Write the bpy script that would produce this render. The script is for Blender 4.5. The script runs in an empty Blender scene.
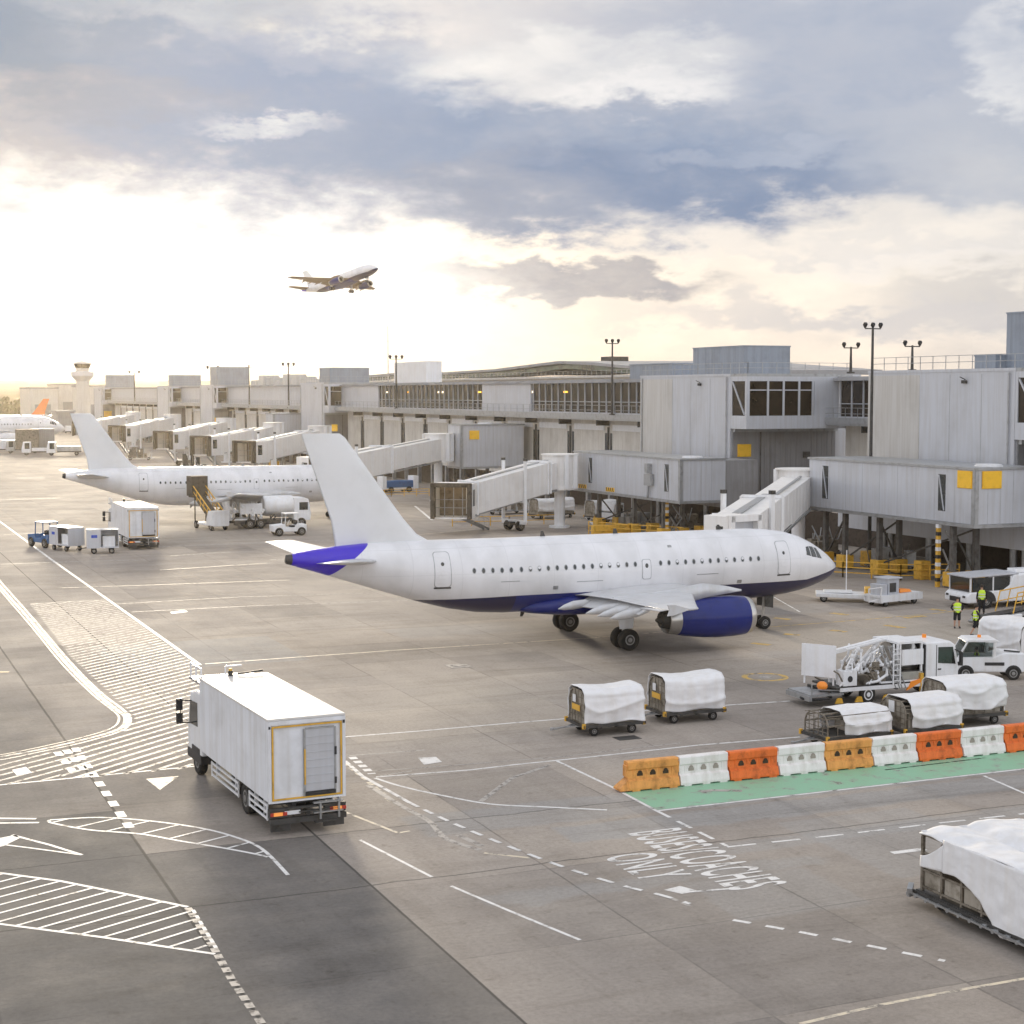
import bpy, bmesh, math, random
from mathutils import Vector, Matrix, noise
R=math.radians
random.seed(7)
C=bpy.context.scene.collection
# ---------------------------------------------------------------- camera survey constants
F=1618.0;H=13.87;PT=math.atan(119/1618);YAW=.402
def ray(px,py):
    u=(px-512)/F;v=(py-512)/F
    X=u;Y=math.cos(PT)-v*math.sin(PT);Z=-math.sin(PT)-v*math.cos(PT)
    return (X*math.cos(YAW)+Y*math.sin(YAW),-X*math.sin(YAW)+Y*math.cos(YAW),Z)
def G(px,py,z=0):
    r=ray(px,py);t=(z-H)/r[2];return (r[0]*t,r[1]*t)
def AX(px,py,x):
    r=ray(px,py);t=x/r[0];return (r[1]*t,H+r[2]*t)

# ---------------------------------------------------------------- materials
MATS={}
def mat(name,col,rough=.55,metal=0.0,var=.12,scale=1.5,streak=0.0,bump=0.0,emit=None,dirt=None,spec=.5,coat=0):
    if name in MATS: return MATS[name]
    m=bpy.data.materials.new(name);m.use_nodes=True;nt=m.node_tree;N=nt.nodes;L=nt.links
    b=N['Principled BSDF'];b.inputs['Roughness'].default_value=rough;b.inputs['Metallic'].default_value=metal
    b.inputs['Specular IOR Level'].default_value=spec
    if coat: b.inputs['Coat Weight'].default_value=coat
    tc=N.new('ShaderNodeTexCoord')
    no=N.new('ShaderNodeTexNoise');no.inputs['Scale'].default_value=scale;no.inputs['Detail'].default_value=7;no.inputs['Roughness'].default_value=.62
    L.new(tc.outputs['Object'],no.inputs['Vector'])
    cr=N.new('ShaderNodeValToRGB');cr.color_ramp.elements[0].position=.3;cr.color_ramp.elements[1].position=.72
    d=dirt or (col[0]*(1-2*var),col[1]*(1-2.1*var),col[2]*(1-2.3*var))
    cr.color_ramp.elements[0].color=(*d,1);cr.color_ramp.elements[1].color=(*[min(1,c*(1+var*.35)) for c in col],1)
    e=cr.color_ramp.elements.new(.5);e.color=(*col,1)
    L.new(no.outputs['Fac'],cr.inputs['Fac'])
    out=cr.outputs['Color']
    if streak:
        mp=N.new('ShaderNodeMapping');mp.inputs['Scale'].default_value=(2.2,2.2,.12)
        n2=N.new('ShaderNodeTexNoise');n2.inputs['Scale'].default_value=1.6;n2.inputs['Detail'].default_value=5
        L.new(tc.outputs['Object'],mp.inputs['Vector']);L.new(mp.outputs['Vector'],n2.inputs['Vector'])
        r2=N.new('ShaderNodeValToRGB');r2.color_ramp.elements[0].position=.35;r2.color_ramp.elements[1].position=.6
        k=1-streak;r2.color_ramp.elements[0].color=(k,k*.98,k*.95,1);r2.color_ramp.elements[1].color=(1,1,1,1)
        L.new(n2.outputs['Fac'],r2.inputs['Fac'])
        mx=N.new('ShaderNodeMix');mx.data_type='RGBA';mx.blend_type='MULTIPLY';mx.inputs['Factor'].default_value=1
        L.new(out,mx.inputs['A']);L.new(r2.outputs['Color'],mx.inputs['B']);out=mx.outputs['Result']
    L.new(out,b.inputs['Base Color'])
    if bump:
        bp=N.new('ShaderNodeBump');bp.inputs['Strength'].default_value=bump;bp.inputs['Distance'].default_value=.05
        n3=N.new('ShaderNodeTexNoise');n3.inputs['Scale'].default_value=scale*4;n3.inputs['Detail'].default_value=6
        L.new(tc.outputs['Object'],n3.inputs['Vector']);L.new(n3.outputs['Fac'],bp.inputs['Height']);L.new(bp.outputs['Normal'],b.inputs['Normal'])
    if emit:
        b.inputs['Emission Color'].default_value=(*emit[:3],1);b.inputs['Emission Strength'].default_value=emit[3]
    MATS[name]=m;return m
def glass(name,col=(.03,.035,.035),rough=.08):
    if name in MATS: return MATS[name]
    return mat(name,col,rough,0,.3,.8,spec=.8)
WHITE=mat('white_paint',(.82,.83,.85),.32,0,.05,.8,streak=.06)
TRUCKW=mat('truck_white_panel',(.80,.82,.86),.3,0,.07,.9,streak=.12)
ROOFW=mat('truck_roof',(.66,.64,.61),.5,0,.12,1.3)
JBW=mat('bridge_white',(.78,.77,.76),.5,0,.05,.5,streak=.05)
CLAD=mat('cladding_light',(.58,.60,.645),.38,.25,.05,.25,streak=.08)
CLADW=mat('cladding_warm',(.60,.585,.56),.45,.1,.06,.25,streak=.12)
CLADD=mat('cladding_dark',(.30,.30,.31),.5,.1,.1,.3,streak=.15)
CREAM=mat('panel_cream',(.66,.63,.58),.6,0,.08,.4,streak=.14)
CONC=mat('concrete_grey',(.33,.32,.30),.85,0,.18,.8,streak=.2,bump=.2)
STEEL=mat('galvanised_steel',(.42,.43,.44),.4,.7,.15,2)
DSTEEL=mat('dark_steel',(.07,.068,.065),.55,.3,.3,2.5)
BLACK=mat('black_plastic',(.025,.025,.027),.5,0,.3,3)
RUBBER=mat('rubber',(.022,.021,.02),.85,0,.3,4)
RIM=mat('wheel_rim',(.34,.34,.34),.35,.6,.15,5)
ROOF=mat('roof_felt',(.34,.34,.35),.8,0,.15,.3)
BROWNG=mat('bellows_brown',(.10,.082,.06),.8,0,.3,3)
GLASS=glass('dark_glass')
GLASSB=mat('glass_brown',(.028,.021,.015),.12,0,.6,.45,spec=.35)
GLASSG=mat('glass_green',(.10,.15,.10),.2,0,.5,.2,spec=.7)
YEL=mat('sign_yellow',(.95,.55,.03),.5,0,.1,2)
YRAIL=mat('rail_yellow',(.74,.42,.05),.5,0,.2,3)
ORG=mat('barrier_orange',(.82,.17,.025),.6,0,.2,3.5,streak=.22)
ORGL=mat('barrier_faded_orange',(.80,.36,.09),.65,0,.2,3.5,streak=.25)
UNDER=mat('steel_undercroft_shaded',(.13,.125,.12),.6,.2,.3,2)  # grey-brown steel, its colour darkened to stand in for shade below the pier
BARW=mat('barrier_white',(.84,.81,.79),.5,0,.08,2.5,streak=.15)
TARP=mat('tarpaulin_white',(.79,.79,.80),.6,0,.035,1.8,streak=.05,bump=.15)
CAGE=mat('cage_metal',(.24,.21,.17),.6,.4,.4,3)
CAGEP=mat('cage_panel',(.42,.38,.32),.7,.1,.35,1.6,streak=.3)
BLUE=mat('engine_blue',(.008,.020,.17),.3,0,.10,1.2,spec=.35,coat=.12)
TAILB=mat('tail_blue',(.04,.012,.55),.35,0,.08,1)
METAL=mat('bare_metal',(.55,.54,.52),.28,.9,.1,3)
BLUEP=mat('tug_blue',(.03,.12,.30),.4,0,.15,2)
HIV=mat('hivis',(.62,.88,.05),.7,0,.06,5)
CLOTH=mat('dark_cloth',(.018,.018,.022),.9,0,.2,5)
SKIN=mat('skin',(.52,.30,.21),.6,0,.06,8)
HAIR=mat('hair',(.03,.02,.015),.7,0,.2,8)
ORGT=mat('tail_orange',(.9,.22,.03),.4,0,.05,1)
BRICK=mat('brick_shaded',(.075,.058,.046),.9,0,.25,2.5,bump=.3)  # brick colour darkened to imitate the deep shade under the pier
LAMP=mat('tail_lamp',(.9,.35,.08),.3,0,.05,3,emit=(1,.35,.08,.2))
LIT=mat('lit_fitting',(.9,.8,.6),.4,0,.05,3,emit=(1,.8,.5,2.5))
EXIT=mat('orange_display',(.9,.4,.05),.4,0,.05,3,emit=(1,.5,.05,1.2))
RED=mat('red_paint',(.5,.05,.03),.5,0,.15,3)
BEACON=mat('beacon_orange',(.95,.30,.03),.3,0,.05,3)
BLUEL=mat('blue_logo',(.03,.08,.5),.5,0,.05,3)

def see_through():
    m=bpy.data.materials.new('clear_window');m.use_nodes=True;nt=m.node_tree;b=nt.nodes['Principled BSDF'];b.inputs['Base Color'].default_value=(.03,.035,.035,1);b.inputs['Roughness'].default_value=.05
    t=nt.nodes.new('ShaderNodeBsdfTransparent');t.inputs[0].default_value=(.8,.85,.84,1);x=nt.nodes.new('ShaderNodeMixShader');x.inputs[0].default_value=.35
    nt.links.new(t.outputs[0],x.inputs[1]);nt.links.new(b.outputs[0],x.inputs[2]);nt.links.new(x.outputs[0],nt.nodes['Material Output'].inputs[0]);return m
CLEARG=see_through()
# ---------------------------------------------------------------- mesh builder
class MB:
    def __init__(s): s.v=[];s.f=[];s.m=[];s.sm=[];s.M=Matrix()
    def add(s,vs,fs,mi=0,smooth=False):
        o=len(s.v);s.v+= [tuple(s.M@Vector(p)) for p in vs]
        for f in fs: s.f.append(tuple(i+o for i in f));s.m.append(mi);s.sm.append(smooth)
    def box(s,x0,x1,y0,y1,z0,z1,mi=0):
        s.add([(x0,y0,z0),(x1,y0,z0),(x1,y1,z0),(x0,y1,z0),(x0,y0,z1),(x1,y0,z1),(x1,y1,z1),(x0,y1,z1)],
              [(0,3,2,1),(4,5,6,7),(0,1,5,4),(1,2,6,5),(2,3,7,6),(3,0,4,7)],mi)
    def cyl(s,p0,p1,r0,r1=None,n=12,mi=0,cap=True,smooth=True):
        if r1 is None: r1=r0
        p0=Vector(p0);p1=Vector(p1);a=(p1-p0).normalized()
        t=Vector((0,0,1)) if abs(a.z)<.9 else Vector((1,0,0))
        u=a.cross(t).normalized();w=a.cross(u)
        vs=[]
        for p,r in ((p0,r0),(p1,r1)):
            for i in range(n):
                q=2*math.pi*i/n;vs.append(p+u*(math.cos(q)*r)+w*(math.sin(q)*r))
        s.add(vs,[(i,(i+1)%n,n+(i+1)%n,n+i) for i in range(n)],mi,smooth)
        if cap:
            s.add(vs[:n],[tuple(range(n))[::-1]],mi);s.add(vs[n:],[tuple(range(n))],mi)
    def bar(s,p0,p1,w,h=None,mi=0):
        h=h or w
        p0=Vector(p0);p1=Vector(p1);a=(p1-p0)
        if a.length<1e-6:return
        a.normalize();t=Vector((0,0,1)) if abs(a.z)<.95 else Vector((1,0,0))
        u=a.cross(t).normalized()*w/2;q=u.cross(a).normalized()*h/2
        vs=[p0-u-q,p0+u-q,p0+u+q,p0-u+q,p1-u-q,p1+u-q,p1+u+q,p1-u+q]
        s.add(vs,[(0,3,2,1),(4,5,6,7),(0,1,5,4),(1,2,6,5),(2,3,7,6),(3,0,4,7)],mi)
    def tube(s,pts,r,n=8,mi=0):
        for a,b in zip(pts,pts[1:]): s.cyl(a,b,r,n=n,mi=mi)
    def prism(s,poly,axis,a0,a1,mi=0):
        # poly in the two remaining axes, extruded along axis
        def P(p,a): return (a,p[0],p[1]) if axis=='x' else ((p[0],a,p[1]) if axis=='y' else (p[0],p[1],a))
        n=len(poly);vs=[P(p,a0) for p in poly]+[P(p,a1) for p in poly]
        s.add(vs,[tuple(range(n)),tuple(range(n,2*n))[::-1]]+[(i,n+i,n+(i+1)%n,(i+1)%n) for i in range(n)],mi)
    def loft(s,rings,mi=0,cap=True,smooth=True,closed=True):
        n=len(rings[0]);vs=[p for r in rings for p in r];fs=[]
        for k in range(len(rings)-1):
            for i in range(n if closed else n-1):
                j=(i+1)%n;fs.append((k*n+i,k*n+j,(k+1)*n+j,(k+1)*n+i))
        s.add(vs,fs,mi,smooth)
        if cap and closed:
            s.add(list(rings[0]),[tuple(range(n))[::-1]],mi);s.add(list(rings[-1]),[tuple(range(n))],mi)
    def sphere(s,c,r,n=12,mi=0,sz=1):
        rings=[]
        for k in range(1,n//2):
            q=math.pi*k/(n//2);rings.append([(c[0]+r*math.sin(q)*math.cos(2*math.pi*i/n),c[1]+r*math.sin(q)*math.sin(2*math.pi*i/n),c[2]-r*sz*math.cos(q)) for i in range(n)])
        s.loft(rings,mi,True,True)
def mesh(name,mb,mats,fixn=True):
    me=bpy.data.meshes.new(name);me.from_pydata(mb.v,[],mb.f)
    for m in (mats if isinstance(mats,(list,tuple)) else [mats]): me.materials.append(m)
    me.polygons.foreach_set('material_index',mb.m);me.polygons.foreach_set('use_smooth',mb.sm)
    if fixn:
        bm=bmesh.new();bm.from_mesh(me);bmesh.ops.recalc_face_normals(bm,faces=bm.faces);bm.to_mesh(me);bm.free()
    me.update();return me
def obj(name,mb,mats,parent=None,bevel=0,loc=None,fixn=True):
    o=bpy.data.objects.new(name,mesh(name,mb,mats,fixn));C.objects.link(o)
    if parent: o.parent=parent
    if loc: o.location=loc
    if bevel:
        b=o.modifiers.new('bevel','BEVEL');b.width=bevel;b.segments=2;b.limit_method='ANGLE';b.angle_limit=R(40)
    return o
def obj_each(name,mb,mats,parent=None,per=1,bevel=0):
    # every solid of the builder becomes a part of its own (a solid here is `per` boxes of 8 corners)
    n=8*per;out=[]
    for k in range(0,len(mb.v),n):
        q=MB();q.v=mb.v[k:k+n]
        for f,m_,s in zip(mb.f,mb.m,mb.sm):
            if k<=f[0]<k+n: q.f.append(tuple(i-k for i in f));q.m.append(m_);q.sm.append(s)
        out.append(obj(name,q,mats,parent,bevel))
    return out
def inst(me,name,parent,loc,rz=0,src=None):
    o=bpy.data.objects.new(name,me);C.objects.link(o);o.parent=parent;o.location=loc;o.rotation_euler.z=rz;return o
def thing(name,label,cat,loc=(0,0,0),rz=0,group=None):
    o=bpy.data.objects.new(name,None);C.objects.link(o);o.location=loc;o.rotation_euler=(0,0,rz);o.empty_display_size=.3
    o['label']=label;o['category']=cat
    if group:o['group']=group
    return o
def tag(o,label,cat,group=None):
    o['label']=label;o['category']=cat
    if group:o['group']=group
    return o
def struct(name,mb,mats,kind='structure',fixn=True):
    o=obj(name,mb,mats,fixn=fixn);o['kind']=kind;return o
def dup(root,loc,rz,label,group=None,scale=None):
    def cp(o,par):
        c=o.copy();C.objects.link(c);c.parent=par
        for ch in kids.get(o.name,[]): cp(ch,c)
        return c
    kids={}
    for o in list(C.objects):
        if o.parent: kids.setdefault(o.parent.name,[]).append(o)
    r=cp(root,None);r.location=loc;r.rotation_euler=(0,0,rz);r['label']=label
    if group:r['group']=group
    if scale: r.scale=scale
    return r
def box(name,dims,m,parent=None,bevel=0):
    b=MB();b.box(*dims);return obj(name,b,m,parent,bevel)
def wheel(parent,x,y,r,w,rimr=.55,axis='y',name='wheel',zc=None,rimm=None):
    b=MB();z=r if zc is None else zc;h=w/2
    prof=[(r*.6,-h*.8),(r*.9,-h),(r*.985,-h*.75),(r,-h*.3),(r,h*.3),(r*.985,h*.75),(r*.9,h),(r*.6,h*.8)]
    n=24
    rings=[[(q*math.cos(2*math.pi*i/n),t,q*math.sin(2*math.pi*i/n)) for i in range(n)] for q,t in prof]
    b.loft(rings,0,True,True)
    o=obj(name,b,RUBBER,parent,loc=(x,y,z))
    if axis=='x': o.rotation_euler.z=math.pi/2
    b=MB();b.cyl((0,-h*.93,0),(0,h*.93,0),r*rimr,n=18);b.cyl((0,-h*.96,0),(0,h*.96,0),r*rimr*.78,n=18,mi=1);b.cyl((0,-h*1.08,0),(0,h*1.08,0),r*rimr*.42,n=12)
    obj('rim',b,[rimm or RIM,DSTEEL],o);return o
# ---------------------------------------------------------------- world, sun, camera
SUNAZ=math.radians(9.5);SUNEL=math.radians(9)
def build_world():
    w=bpy.data.worlds.new('World');bpy.context.scene.world=w;w.use_nodes=True;nt=w.node_tree;N=nt.nodes;L=nt.links
    bg=N['Background'];bg.inputs['Strength'].default_value=1.0
    sky=N.new('ShaderNodeTexSky');sky.sky_type='NISHITA';sky.sun_disc=False;sky.sun_elevation=SUNEL;sky.sun_rotation=SUNAZ;sky.dust_density=2.0
    def val(v): return v
    def mth(op,a,b=None,c=None,clamp=False):
        n=N.new('ShaderNodeMath');n.operation=op;n.use_clamp=clamp
        for i,x in enumerate((a,b,c)):
            if x is None: continue
            if isinstance(x,(int,float)): n.inputs[i].default_value=x
            else: L.new(x,n.inputs[i])
        return n.outputs[0]
    def mix(f,a,b,mode='MIX'):
        n=N.new('ShaderNodeMix');n.data_type='RGBA';n.blend_type=mode
        for k,x in (('Factor',f),('A',a),('B',b)):
            if isinstance(x,(int,float)): n.inputs[k].default_value=x
            elif isinstance(x,tuple): n.inputs[k].default_value=(*x,1)
            else: L.new(x,n.inputs[k])
        return n.outputs['Result']
    tc=N.new('ShaderNodeTexCoord');sp=N.new('ShaderNodeSeparateXYZ');L.new(tc.outputs['Generated'],sp.inputs[0])
    x,y,z=sp.outputs
    az=mth('SUBTRACT',mth('ARCTAN2',x,y),YAW)               # bearing measured from the stand axis
    el=mth('ARCTAN2',z,mth('SQRT',mth('ADD',mth('MULTIPLY',x,x),mth('MULTIPLY',y,y))))
    cb=N.new('ShaderNodeCombineXYZ');L.new(mth('MULTIPLY',az,1.0),cb.inputs[0]);L.new(mth('MULTIPLY',el,2.3),cb.inputs[1])
    def nz(scale,detail=8,rough=.55,off=0,dist=0.0):
        n=N.new('ShaderNodeTexNoise');n.noise_dimensions='3D';n.inputs['Scale'].default_value=scale;n.inputs['Detail'].default_value=detail;n.inputs['Roughness'].default_value=rough;n.inputs['Distortion'].default_value=dist
        m=N.new('ShaderNodeMapping');m.inputs['Location'].default_value=(off,off*.7,off*.3);L.new(cb.outputs[0],m.inputs[0]);L.new(m.outputs[0],n.inputs['Vector']);return n.outputs['Fac']
    big=nz(7,9,.56,1.3,.25);med=nz(16,9,.58,4.1,.2);fine=nz(34,10,.6,9.7);wisp=nz(11,8,.55,14.2,.6)
    c0=lambda n:mth('SUBTRACT',n,.5)
    wob=mth('ADD',mth('MULTIPLY',c0(big),.14),mth('MULTIPLY',c0(med),.075))
    wob2=mth('ADD',mth('MULTIPLY',c0(med),.075),mth('MULTIPLY',c0(fine),.05))
    A=mth('ADD',az,wob);E=mth('ADD',el,mth('MULTIPLY',wob2,.8))
    def blob(px,py,rx,ry,soft=.9,tilt=0):
        a0=math.atan((px-512)/F);e0=(393-py)/F
        dx=mth('DIVIDE',mth('SUBTRACT',A,a0),rx/F);dy=mth('DIVIDE',mth('SUBTRACT',E,e0),ry/F)
        if tilt: dy=mth('ADD',dy,mth('MULTIPLY',dx,tilt))
        d=mth('SQRT',mth('ADD',mth('MULTIPLY',dx,dx),mth('MULTIPLY',dy,dy)))
        n=N.new('ShaderNodeMapRange');n.interpolation_type='SMOOTHSTEP';L.new(d,n.inputs['Value'])
        n.inputs['From Min'].default_value=1-soft*.6;n.inputs['From Max'].default_value=1+soft*.5;n.inputs['To Min'].default_value=1;n.inputs['To Max'].default_value=0
        return n.outputs[0]
    def ramp(v,stops):
        n=N.new('ShaderNodeValToRGB');n.color_ramp.elements[0].position=stops[0][0];n.color_ramp.elements[0].color=(*stops[0][1],1)
        n.color_ramp.elements[1].position=stops[-1][0];n.color_ramp.elements[1].color=(*stops[-1][1],1)
        for p,c in stops[1:-1]:
            e=n.color_ramp.elements.new(p);e.color=(*c,1)
        if not isinstance(v,(int,float)): L.new(v,n.inputs[0])
        return n.outputs[0]
    eln=mth('MULTIPLY',el,2.0,clamp=True)                   # 0..0.5 rad
    base=ramp(eln,[(0,(.94,.88,.82)),(.07,(.95,.90,.86)),(.2,(.88,.85,.83)),(.40,(.70,.71,.77)),(.6,(.68,.69,.745)),(1,(.68,.695,.74))])
    skyc=mix(1.0,sky.outputs[0],(.10,.10,.10),'MULTIPLY')
    col=mix(.88,skyc,base)
    # overall cloud mottling
    mot=mth('ADD',mth('MULTIPLY',big,.6),mth('MULTIPLY',med,.4))
    mr=ramp(mot,[(.38,(.80,.82,.87)),(.52,(1,1,1)),(.66,(1.25,1.22,1.16))])
    col=mix(1.0,col,mr,'MULTIPLY')
    dens=mth('ADD',.86,mth('MULTIPLY',c0(med),1.2))
    D=[ # px,py,rx,ry,color,strength,soft,tilt
      (90,150,320,75,(.55,.54,.57),1.2,.9,0),
      (40,40,240,70,(.35,.41,.50),1.5,.9,0),(260,70,150,40,(.50,.53,.60),.9,1.0,0),
      (860,70,340,85,(.47,.52,.63),1.05,1.1,0),
      (960,175,280,50,(.48,.53,.63),.8,1.0,0),
      (330,125,210,75,(.38,.45,.59),1.15,.9,0),
      (530,170,330,60,(.31,.39,.54),1.0,.6,0),
      (640,195,250,44,(.22,.30,.46),1.0,.65,0),
      (400,205,200,34,(.36,.40,.50),.75,.8,0),
      (560,284,160,24,(.44,.43,.46),1.1,.5,.10),
      (960,295,70,14,(.62,.60,.60),.6,.9,0),
      (860,318,260,14,(.62,.61,.64),.7,1.0,0),(900,250,160,10,(.60,.62,.68),.5,1.0,0),(330,60,90,16,(.52,.56,.66),.6,1.0,0),(110,110,120,20,(.44,.45,.50),.6,1.0,.2),
    ]
    for px,py,rx,ry,c,s,so,ti in D:
        f=mth('MULTIPLY',mth('MULTIPLY',blob(px,py,rx,ry,so,ti),s),dens,clamp=True);col=mix(f,col,c)
    B=[(560,80,150,34,(1.02,.99,.95),.9,1.0,0),(640,100,60,16,(1.05,1.02,1.0),.8,1,0),(262,138,40,9,(1.2,1.15,1.08),.5,1.4,0),
       (300,30,200,22,(.88,.87,.87),.6,1.1,0),(1015,85,48,52,(.93,.92,.92),.85,.5,0),(860,235,230,26,(1.0,.93,.86),.75,1.0,0),
       (760,165,90,12,(.62,.66,.75),.5,1.0,0),(940,265,120,12,(.98,.93,.90),.6,1,0)]
    for px,py,rx,ry,c,s,so,ti in B:
        f=mth('MULTIPLY',mth('MULTIPLY',blob(px,py,rx,ry,so,ti),s),mth('ADD',.7,mth('MULTIPLY',c0(wisp),2.2)),clamp=True);col=mix(f,col,c)
    # the glare round the veiled sun
    g1=mth('MULTIPLY',blob(120,300,310,88,1.3,0),.95,clamp=True);col=mix(g1,col,(1.75,1.70,1.64))
    g2=blob(130,300,620,120,1.9,0);col=mix(mth('MULTIPLY',g2,.2),col,(1.25,1.14,1.0))
    # sky ahead is dimmed; the unseen sky behind stays brighter to light the scene
    f=N.new('ShaderNodeMapRange');f.interpolation_type='SMOOTHSTEP';L.new(mth('ABSOLUTE',az),f.inputs['Value']);f.inputs['From Min'].default_value=.5;f.inputs['From Max'].default_value=1.6;f.inputs['To Min'].default_value=.485;f.inputs['To Max'].default_value=.86
    vm=N.new('ShaderNodeVectorMath');vm.operation='SCALE';L.new(col,vm.inputs[0]);L.new(f.outputs[0],vm.inputs['Scale']);L.new(vm.outputs[0],bg.inputs['Color'])
build_world()
sun=bpy.data.lights.new('sun','SUN');sun.energy=1.5;sun.angle=R(8);sun.color=(1,.86,.66)
so=bpy.data.objects.new('sun',sun);C.objects.link(so)
sd=Vector((math.sin(SUNAZ)*math.cos(SUNEL),math.cos(SUNAZ)*math.cos(SUNEL),math.sin(SUNEL)))
so.rotation_euler=(-sd).to_track_quat('-Z','Y').to_euler();so.location=(0,0,60)
cam=bpy.data.cameras.new('camera');cam.sensor_width=36;cam.lens=36*F/1024;cam.clip_end=8000;cam.clip_start=.5
co=bpy.data.objects.new('camera',cam);C.objects.link(co);co.location=(0,0,H);co.rotation_euler=(math.pi/2-PT,0,-YAW)
S=bpy.context.scene;S.camera=co
S.view_settings.view_transform='Standard';S.view_settings.look='None';S.view_settings.gamma=1;S.view_settings.exposure=.97
S.cycles.max_bounces=6;S.cycles.volume_bounces=0;S.cycles.use_denoising=True;S.cycles.volume_max_steps=64

# ---------------------------------------------------------------- ground
def ground_mat():
    m=bpy.data.materials.new('apron_concrete');m.use_nodes=True;nt=m.node_tree;N=nt.nodes;L=nt.links;b=N['Principled BSDF']
    def mth(op,a,b_=None,c=None,clamp=False):
        n=N.new('ShaderNodeMath');n.operation=op;n.use_clamp=clamp
        for i,x in enumerate((a,b_,c)):
            if x is None: continue
            if isinstance(x,(int,float)): n.inputs[i].default_value=x
            else: L.new(x,n.inputs[i])
        return n.outputs[0]
    def mix(f,a,b_,mode='MIX'):
        n=N.new('ShaderNodeMix');n.data_type='RGBA';n.blend_type=mode
        for k,x in (('Factor',f),('A',a),('B',b_)):
            if isinstance(x,(int,float)): n.inputs[k].default_value=x
            elif isinstance(x,tuple): n.inputs[k].default_value=(*x,1)
            else: L.new(x,n.inputs[k])
        return n.outputs['Result']
    def ramp(v,stops):
        n=N.new('ShaderNodeValToRGB');n.color_ramp.elements[0].position=stops[0][0];n.color_ramp.elements[0].color=(*stops[0][1],1)
        n.color_ramp.elements[1].position=stops[-1][0];n.color_ramp.elements[1].color=(*stops[-1][1],1)
        for p,c in stops[1:-1]:
            e=n.color_ramp.elements.new(p);e.color=(*c,1)
        L.new(v,n.inputs[0]);return n.outputs[0]
    geo=N.new('ShaderNodeNewGeometry');sp=N.new('ShaderNodeSeparateXYZ');L.new(geo.outputs['Position'],sp.inputs[0]);x,y,_=sp.outputs
    def nz(scale,detail=8,rough=.6,sc=(1,1,1),loc=(0,0,0),dist=0,rot=0):
        mp=N.new('ShaderNodeMapping');mp.inputs['Scale'].default_value=sc;mp.inputs['Location'].default_value=loc;mp.inputs['Rotation'].default_value=(0,0,rot);L.new(geo.outputs['Position'],mp.inputs[0])
        n=N.new('ShaderNodeTexNoise');n.inputs['Scale'].default_value=scale;n.inputs['Detail'].default_value=detail;n.inputs['Roughness'].default_value=rough;n.inputs['Distortion'].default_value=dist
        L.new(mp.outputs[0],n.inputs['Vector']);return n.outputs['Fac']
    big=nz(.06,6,.6);med=nz(.45,8,.62,loc=(3,7,0));fine=nz(7,6,.7);grit=nz(55,3,.7)
    # slabs
    S5=5.3
    gx=mth('DIVIDE',mth('SUBTRACT',x,8.55),S5);gy=mth('DIVIDE',mth('SUBTRACT',y,48.4),6.1)
    cb=N.new('ShaderNodeCombineXYZ');L.new(mth('FLOOR',gx),cb.inputs[0]);L.new(mth('FLOOR',gy),cb.inputs[1])
    wn=N.new('ShaderNodeTexWhiteNoise');wn.noise_dimensions='2D';L.new(cb.outputs[0],wn.inputs['Vector'])
    def line(g,size,wd,wobble):
        fr=mth('FRACT',mth('ADD',g,wobble));d=mth('MINIMUM',fr,mth('SUBTRACT',1.0,fr))
        n=N.new('ShaderNodeMapRange');n.interpolation_type='SMOOTHSTEP';L.new(mth('MULTIPLY',d,size),n.inputs['Value'])
        n.inputs['From Min'].default_value=wd*.5;n.inputs['From Max'].default_value=wd*1.3;n.inputs['To Min'].default_value=1;n.inputs['To Max'].default_value=0;return n.outputs[0]
    wob=mth('MULTIPLY',mth('SUBTRACT',nz(.35,5,.7,loc=(20,0,0)),.5),.025)
    jx=line(gx,S5,.035,wob);jy=line(gy,6.1,.028,wob)
    joint=mth('MAXIMUM',jx,jy)
    jn=ramp(nz(.25,4,.6,loc=(50,9,0)),[(.42,(.12,.12,.12)),(.62,(1,1,1))])
    col=ramp(med,[(.28,(.30,.27,.245)),(.5,(.38,.343,.31)),(.72,(.45,.41,.37))])
    col=mix(.55,col,ramp(big,[(.35,(.28,.24,.205)),(.5,(.38,.325,.275)),(.65,(.48,.41,.335))]))
    sl=ramp(wn.outputs['Value'],[(0,(.74,.745,.76)),(.35,(.93,.93,.93)),(.7,(1.0,1.0,1.0)),(1,(1.10,1.08,1.04))])
    col=mix(.75,col,sl,'MULTIPLY')
    # asphalt part of the service road (towards the camera, left of the third joint)
    def box(x0,x1,y0,y1,soft=.06,wb=.5):
        ww=mth('MULTIPLY',mth('SUBTRACT',med,.5),wb)
        def st(v,e,sgn):
            n=N.new('ShaderNodeMapRange');n.interpolation_type='SMOOTHSTEP';L.new(v,n.inputs['Value']);n.inputs['From Min'].default_value=e-soft;n.inputs['From Max'].default_value=e+soft
            n.inputs['To Min'].default_value=0 if sgn>0 else 1;n.inputs['To Max'].default_value=1 if sgn>0 else 0;return n.outputs[0]
        xx=mth('ADD',x,ww);yy=mth('ADD',y,ww)
        return mth('MULTIPLY',mth('MULTIPLY',st(xx,x0,1),st(xx,x1,-1)),mth('MULTIPLY',st(yy,y0,1),st(yy,y1,-1)))
    asp=ramp(med,[(.3,(.075,.07,.066)),(.5,(.125,.117,.108)),(.72,(.23,.205,.175))])
    asp2=ramp(big,[(.35,(.13,.125,.12)),(.65,(.21,.20,.185))])
    asp=mix(.4,asp,asp2)
    col=mix(mth('MULTIPLY',box(-60,8.55,-40,54,.05,.0),.92),col,asp)
    col=mix(mth('MULTIPLY',box(8.55,13.85,-40,48.4,.05,.0),.78),col,asp)
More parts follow.
